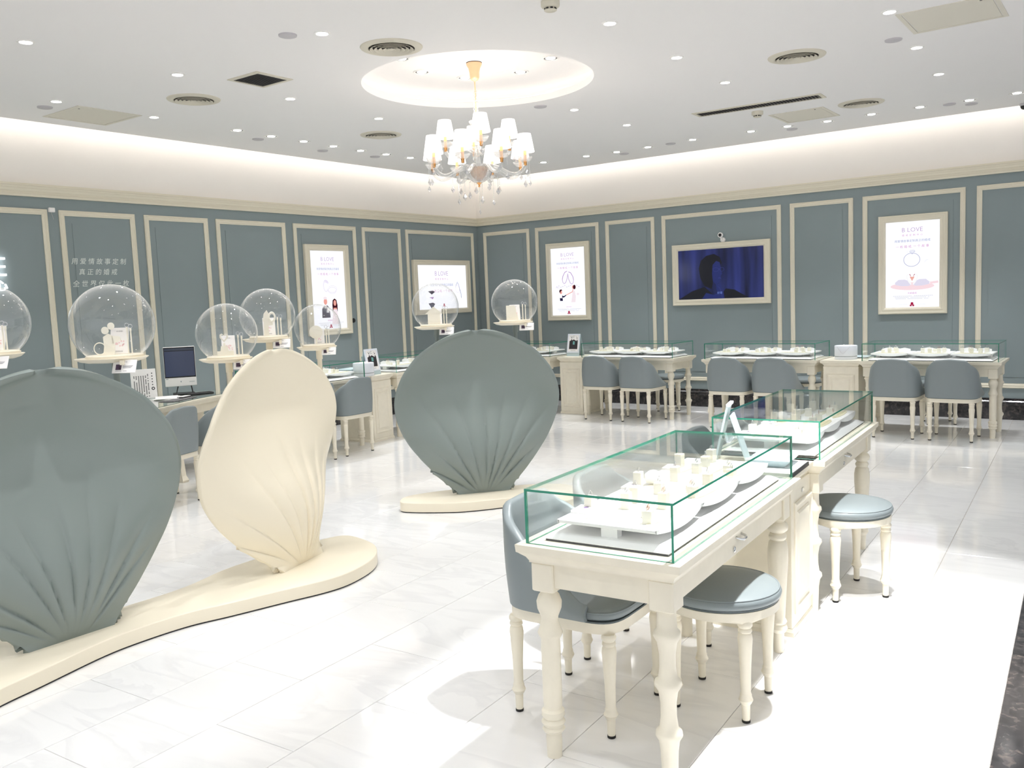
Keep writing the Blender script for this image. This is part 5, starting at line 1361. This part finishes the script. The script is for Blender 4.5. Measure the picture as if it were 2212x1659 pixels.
# binder with a pale tray on it
bx, by = 7.372, -7.345
t = thing('binder', 'white binder with a dark spine lying on the island cabinet', 'binder', (bx, by, TZ), IS+.02)
obj('cover', MB().cbox(-.155, .155, -.11, .105, 0, .003, .001), M['paper'], t)
obj('pages', MB().box(-.150, .150, -.105, .098, .003, .016), M['paper'], t)
obj('top_cover', MB().cbox(-.155, .155, -.11, .105, .016, .020, .001), M['paper'], t)
obj('spine', MB().cbox(-.155, .155, .105, .113, 0, .020, .002), M['black'], t)
mb = MB()
for q in range(20): mb.torus(.0085, .0012, 10, 4, Matrix.Translation((-.158, -.09+.0085*q, .011)) @ Matrix.Rotation(PI/2, 4, 'X'))
tag(obj('ring_binding', mb, M['grey_cap'], t), kind='stuff')
t = thing('pale_tray', 'pale blue presentation tray lying on the white binder', 'tray', (7.345, -7.29, TZ+.0205), IS+.05)
mb = MB(); rings = [[(-a, -b, z), (a, -b, z), (a, b, z), (-a, b, z)] for a, b, z in ((.095, .065, 0), (.10, .07, .004), (.125, .098, .034), (.119, .092, .034), (.094, .066, .024))]
mb.loft(rings); obj('tray_body', mb, M['pale_blue'], t)
obj('inlay', MB().box(-.090, .045, -.060, .060, .0235, .0260), M['paper'], t)
obj('slot', MB().box(.055, .088, -.060, .060, .0235, .0255), M['pale_box'], t)
# round boxes
def round_box(lab, x, y, rz, floral):
    t = thing('round_box', lab, 'gift box', (x, y, TZ), rz)
    seg = 8 if not floral else 48
    sm = 30
    obj('base', MB().lathe([(.116, 0), (.118, .003), (.118, .034)], 48), M['pale_box'], t, smooth=40)
    obj('seam', MB().lathe([(.1165, .033), (.1165, .040)], 48), M['gap_dark'], t)
    obj('lid', MB().lathe([(.118, .039), (.1195, .042), (.1195, .148), (.117, .152), (.001, .152)], 48), M['pale_box'], t, smooth=40)
    if floral:
        rr = random.Random(4)
        for m_, nn in ((M['paper'], 16), (M['print_pink'], 10)):
            mb = MB()
            for q in range(nn):
                a = rr.uniform(0, 2*PI); d = rr.uniform(0, .085)
                mb.lathe([(.001, .1515), (.012, .153), (.014, .157), (.006, .160), (.001, .158)], 8, Matrix.Translation((d*math.cos(a), d*math.sin(a), rr.uniform(-.001, .001))))
            tag(obj('petals', mb, m_, t, smooth=60), kind='stuff')
    else:
        mb = MB()
        pts = [(-.62, .142), (-.2, .085), (.0, .062), (.2, .085), (.62, .142)]
        path = [(.1200*math.sin(a*.95), -.1200*math.cos(a*.95), zz) for a, zz in pts]
        obj('flap_line', MB().tube([(.1202*math.sin(a), -.1202*math.cos(a), .142-.078*(1-abs(a)/.6)) for a in [-.6+.1*k for k in range(13)]], .0010, 5), M['grey_cap'], t)
        mb = MB()
        for a in (-.5, .8, 2.2): mb.lathe([(.001, .152), (.007, .153), (.006, .159), (.001, .160)], 10, Matrix.Translation((.06*math.cos(a), .06*math.sin(a), 0)))
        tag(obj('top_studs', mb, M['paper'], t, smooth=50), kind='stuff')
round_box('plain pale round box with a V shaped flap on the right wall cabinet', 6.03, -1.20, 0, False)
round_box('pale round box with pink and white flowers on its lid, left wall cabinet', 1.44, -4.085, .3, True)
t = thing('binder', 'pale blue binders lying flat behind the round floral box', 'binder', (1.17, -4.02, TZ), .15)
for q, (dx, m_) in enumerate(((0, 'pale_box'), (.012, 'pale_blue'), (-.006, 'pale_blue'))):
    obj('folder', MB().cbox(-.115+dx, .115+dx, -.15, .15, .001+.026*q, .025+.026*q, .003), M[m_], t)
t = thing('pale_tray', 'flat pale blue folder on the cabinet beside the plain round box', 'folder', (6.135, -.96, TZ), .1)
obj('folder', MB().cbox(-.09, .09, -.12, .12, .0, .018, .003), M['pale_blue'], t)
obj('dark_edge', MB().box(-.088, .088, -.1215, -.1185, .003, .010), M['black'], t)

# =================================================================== COMPUTER DESK
DZ = .755
def desk():
    A = Vector((1.700, -6.95)); B = Vector((1.10, -5.48))     # customer edge, runs along the left wall at an angle
    t = thing('computer_desk', 'cream curved computer desk with a glass top at the left wall', 'desk', (0, 0, 0))
    front = [(1.90, -7.75), (1.82, -7.30), (1.715, -6.98), (1.62, -6.75), (1.50, -6.50), (1.387, -6.274), (1.30, -6.03), (1.239, -5.819), (1.19, -5.70), (1.06, -5.64)]
    back = [(.70, -5.66), (.55, -5.80), (.50, -6.2), (.52, -6.8), (.60, -7.4), (.75, -7.8), (1.2, -8.0), (1.65, -7.95)]
    P = smooth_closed(front+back, 5)
    area = sum(P[i-1][0]*P[i][1]-P[i][0]*P[i-1][1] for i in range(len(P))); sg = 1 if area > 0 else -1
    n = len(P)
    def ins(d):
        out = []
        for i in range(n):
            a = Vector(P[i-1]); b = Vector(P[(i+1) % n]); tg = (b-a).normalized(); out.append(Vector(P[i])+Vector((-tg.y, tg.x))*d*sg)
        return out
    L = lambda spec: MB().loft([[(q.x, q.y, z) for q in ins(d)] for d, z in spec])
    obj('table_top', L([(.040, DZ-.066), (.034, DZ-.055), (.014, DZ-.040), (.010, DZ-.034), (.002, DZ-.028), (0, DZ-.022), (0, DZ-.010), (.006, DZ-.006)]), M['cream'], t, smooth=30)
    obj('apron', L([(.075, DZ-.15), (.075, DZ-.066)]), M['cream'], t, smooth=30)
    obj('glass_top', L([(.006, DZ-.006), (.006, DZ)]), M['desk_glass'], t)
    for x, y in ((1.72, -7.4), (1.12, -5.78), (.72, -5.80), (.82, -7.55), (1.42, -6.5)):
        # cabriole leg
        rings = []
        for z, ox, w in ((0, .03, .030), (.02, .035, .034), (.06, .02, .024), (.25, -.005, .022), (.45, -.005, .028), (.56, .018, .042), (.605, .02, .048)):
            rings.append([(x+ox-w, y-w, z), (x+ox+w, y-w, z), (x+ox+w, y+w, z), (x+ox-w, y+w, z)])
        obj('leg', MB().loft(rings), M['cream'], t)
    return t
desk()
# all-in-one computer
yaw = math.atan2(.24, .15)       # screen runs from (.704,-6.154) to (.866,-5.902)
t = thing('computer', 'white bordered all in one computer with a dark blue screen on the desk', 'computer', (.80, -6.02, DZ), math.atan2(.252, .162))
# local x along the screen, local -y faces the room
w, h0, h1 = .30, .082, .482
obj('body', MB().cbox(-w/2, w/2, -.004, .030, h0, h1, .004), M['paper'], t)
obj('rear_shell', MB().cbox(-w/2+.05, w/2-.05, .030, .065, h0+.02, h1-.12, .008), M['paper'], t)
obj('bezel', MB().box(-w/2+.003, w/2-.003, -.0055, -.0035, h0+.088, h1-.004), M['black'], t)
obj('screen', MB().box(-w/2+.010, w/2-.010, -.0062, -.0052, h0+.100, h1-.044), scr('monitor', (.028, .036, .064, 1)), t)
obj('screen_bar', MB().box(-w/2+.010, w/2-.010, -.0062, -.0052, h1-.038, h1-.014), scr('monitor_bar', (.020, .026, .040, 1)), t)
mb = MB(); mb.box(-.004, .004, -.0055, -.0040, h0+.040, h0+.052); mb.box(-w/2+.008, -w/2+.032, -.0055, -.0040, h0+.074, h0+.079); mb.box(w/2-.07, w/2-.02, -.0055, -.0040, h0+.040, h0+.043)
tag(obj('buttons', mb, M['print_mark'], t), kind='stuff')
mb = MB(); mb.tube([(-.02, .035, h0+.03), (-.04, .01, .05), (-.05, -.02, .012)], .006, 8); mb.tube([(.09, .035, h0+.03), (.10, .02, .05), (.105, .01, .012)], .006, 8)
obj('stand_legs', mb, M['black'], t, smooth=60)
obj('stand_base', MB().cbox(-.085, .125, -.06, .085, 0.0, .012, .003), M['black'], t)
t = thing('desk_sign', 'clear acrylic desk sign with columns of small black print', 'sign', (.79, -6.42, DZ), math.atan2(.252, .162)+.12)
b = obj('sheet', MB().cbox(-.115, .115, -.003, .0, 0.0, .29, .001), M['paper'], t); b.rotation_euler = (-.12, 0, 0)
mb = MB()
rr = random.Random(2)
for c in range(7):
    x = -.085+.021*c; zz = .225 if c < 6 else .24
    while zz > .02:
        if rr.random() > .12: mb.box(x-.004, x+.004, -.0037, -.0029, zz-.009, zz)
        zz -= .0125
for q in range(5): mb.box(.074, .084, -.0037, -.0029, .24-.028*q, .250-.028*q)
mb.ringflat(.008, .016, 0, 20, 0, 0, 1, Matrix.Translation((.082, -.0037, .095)) @ Matrix.Rotation(PI/2, 4, 'X'))
tag(obj('print', mb, M['print_black'], b), kind='stuff')
obj('foot', MB().cbox(-.115, .115, -.035, .06, 0, .004, .001), M['acrylic'], t)
t = thing('paper_stack', 'stack of loose white papers on the desk before the computer', 'papers', (1.02, -6.33, DZ), .9)
for q in range(3):
    o = obj('sheet', MB().cbox(-.105, .105, -.148, .148, .004*q+.0002, .004*q+.004, .0008), M['paper'], t); o.rotation_euler = (0, 0, .12*(q-1))
t = thing('phone', 'dark phone lying at the edge of the paper stack', 'phone', (1.17, -6.245, DZ+.0005), .4)
obj('body', MB().cbox(-.035, .035, -.07, .07, 0, .016, .004), M['black'], t); obj('back', MB().cbox(-.033, .033, -.066, .066, .016, .0185, .001), M['paper'], t)
t = thing('desk_mat', 'grey writing mat on the glass of the computer desk', 'mat', (1.25, -6.36, DZ), .41+PI/2)
obj('mat', MB().cbox(-.19, .19, -.075, .075, .0, .005, .002), M['vent_grey'], t); obj('edge', MB().cbox(-.193, .193, -.078, .078, .0, .003, .001), M['black'], t)
t = thing('keyboard', 'small dark keyboard at the computer stand', 'keyboard', (.985, -5.93, DZ), math.atan2(.252, .162)+.35)
obj('case', MB().cbox(-.12, .12, -.045, .045, 0, .012, .002), M['black'], t)
mb = MB()
for r_ in range(4):
    for c in range(12): mb.box(-.112+.0188*c, -.097+.0188*c, -.038+.0195*r_, -.0225+.0195*r_, .012, .015)
tag(obj('keys', mb, M['vent_dark'], t), kind='stuff')
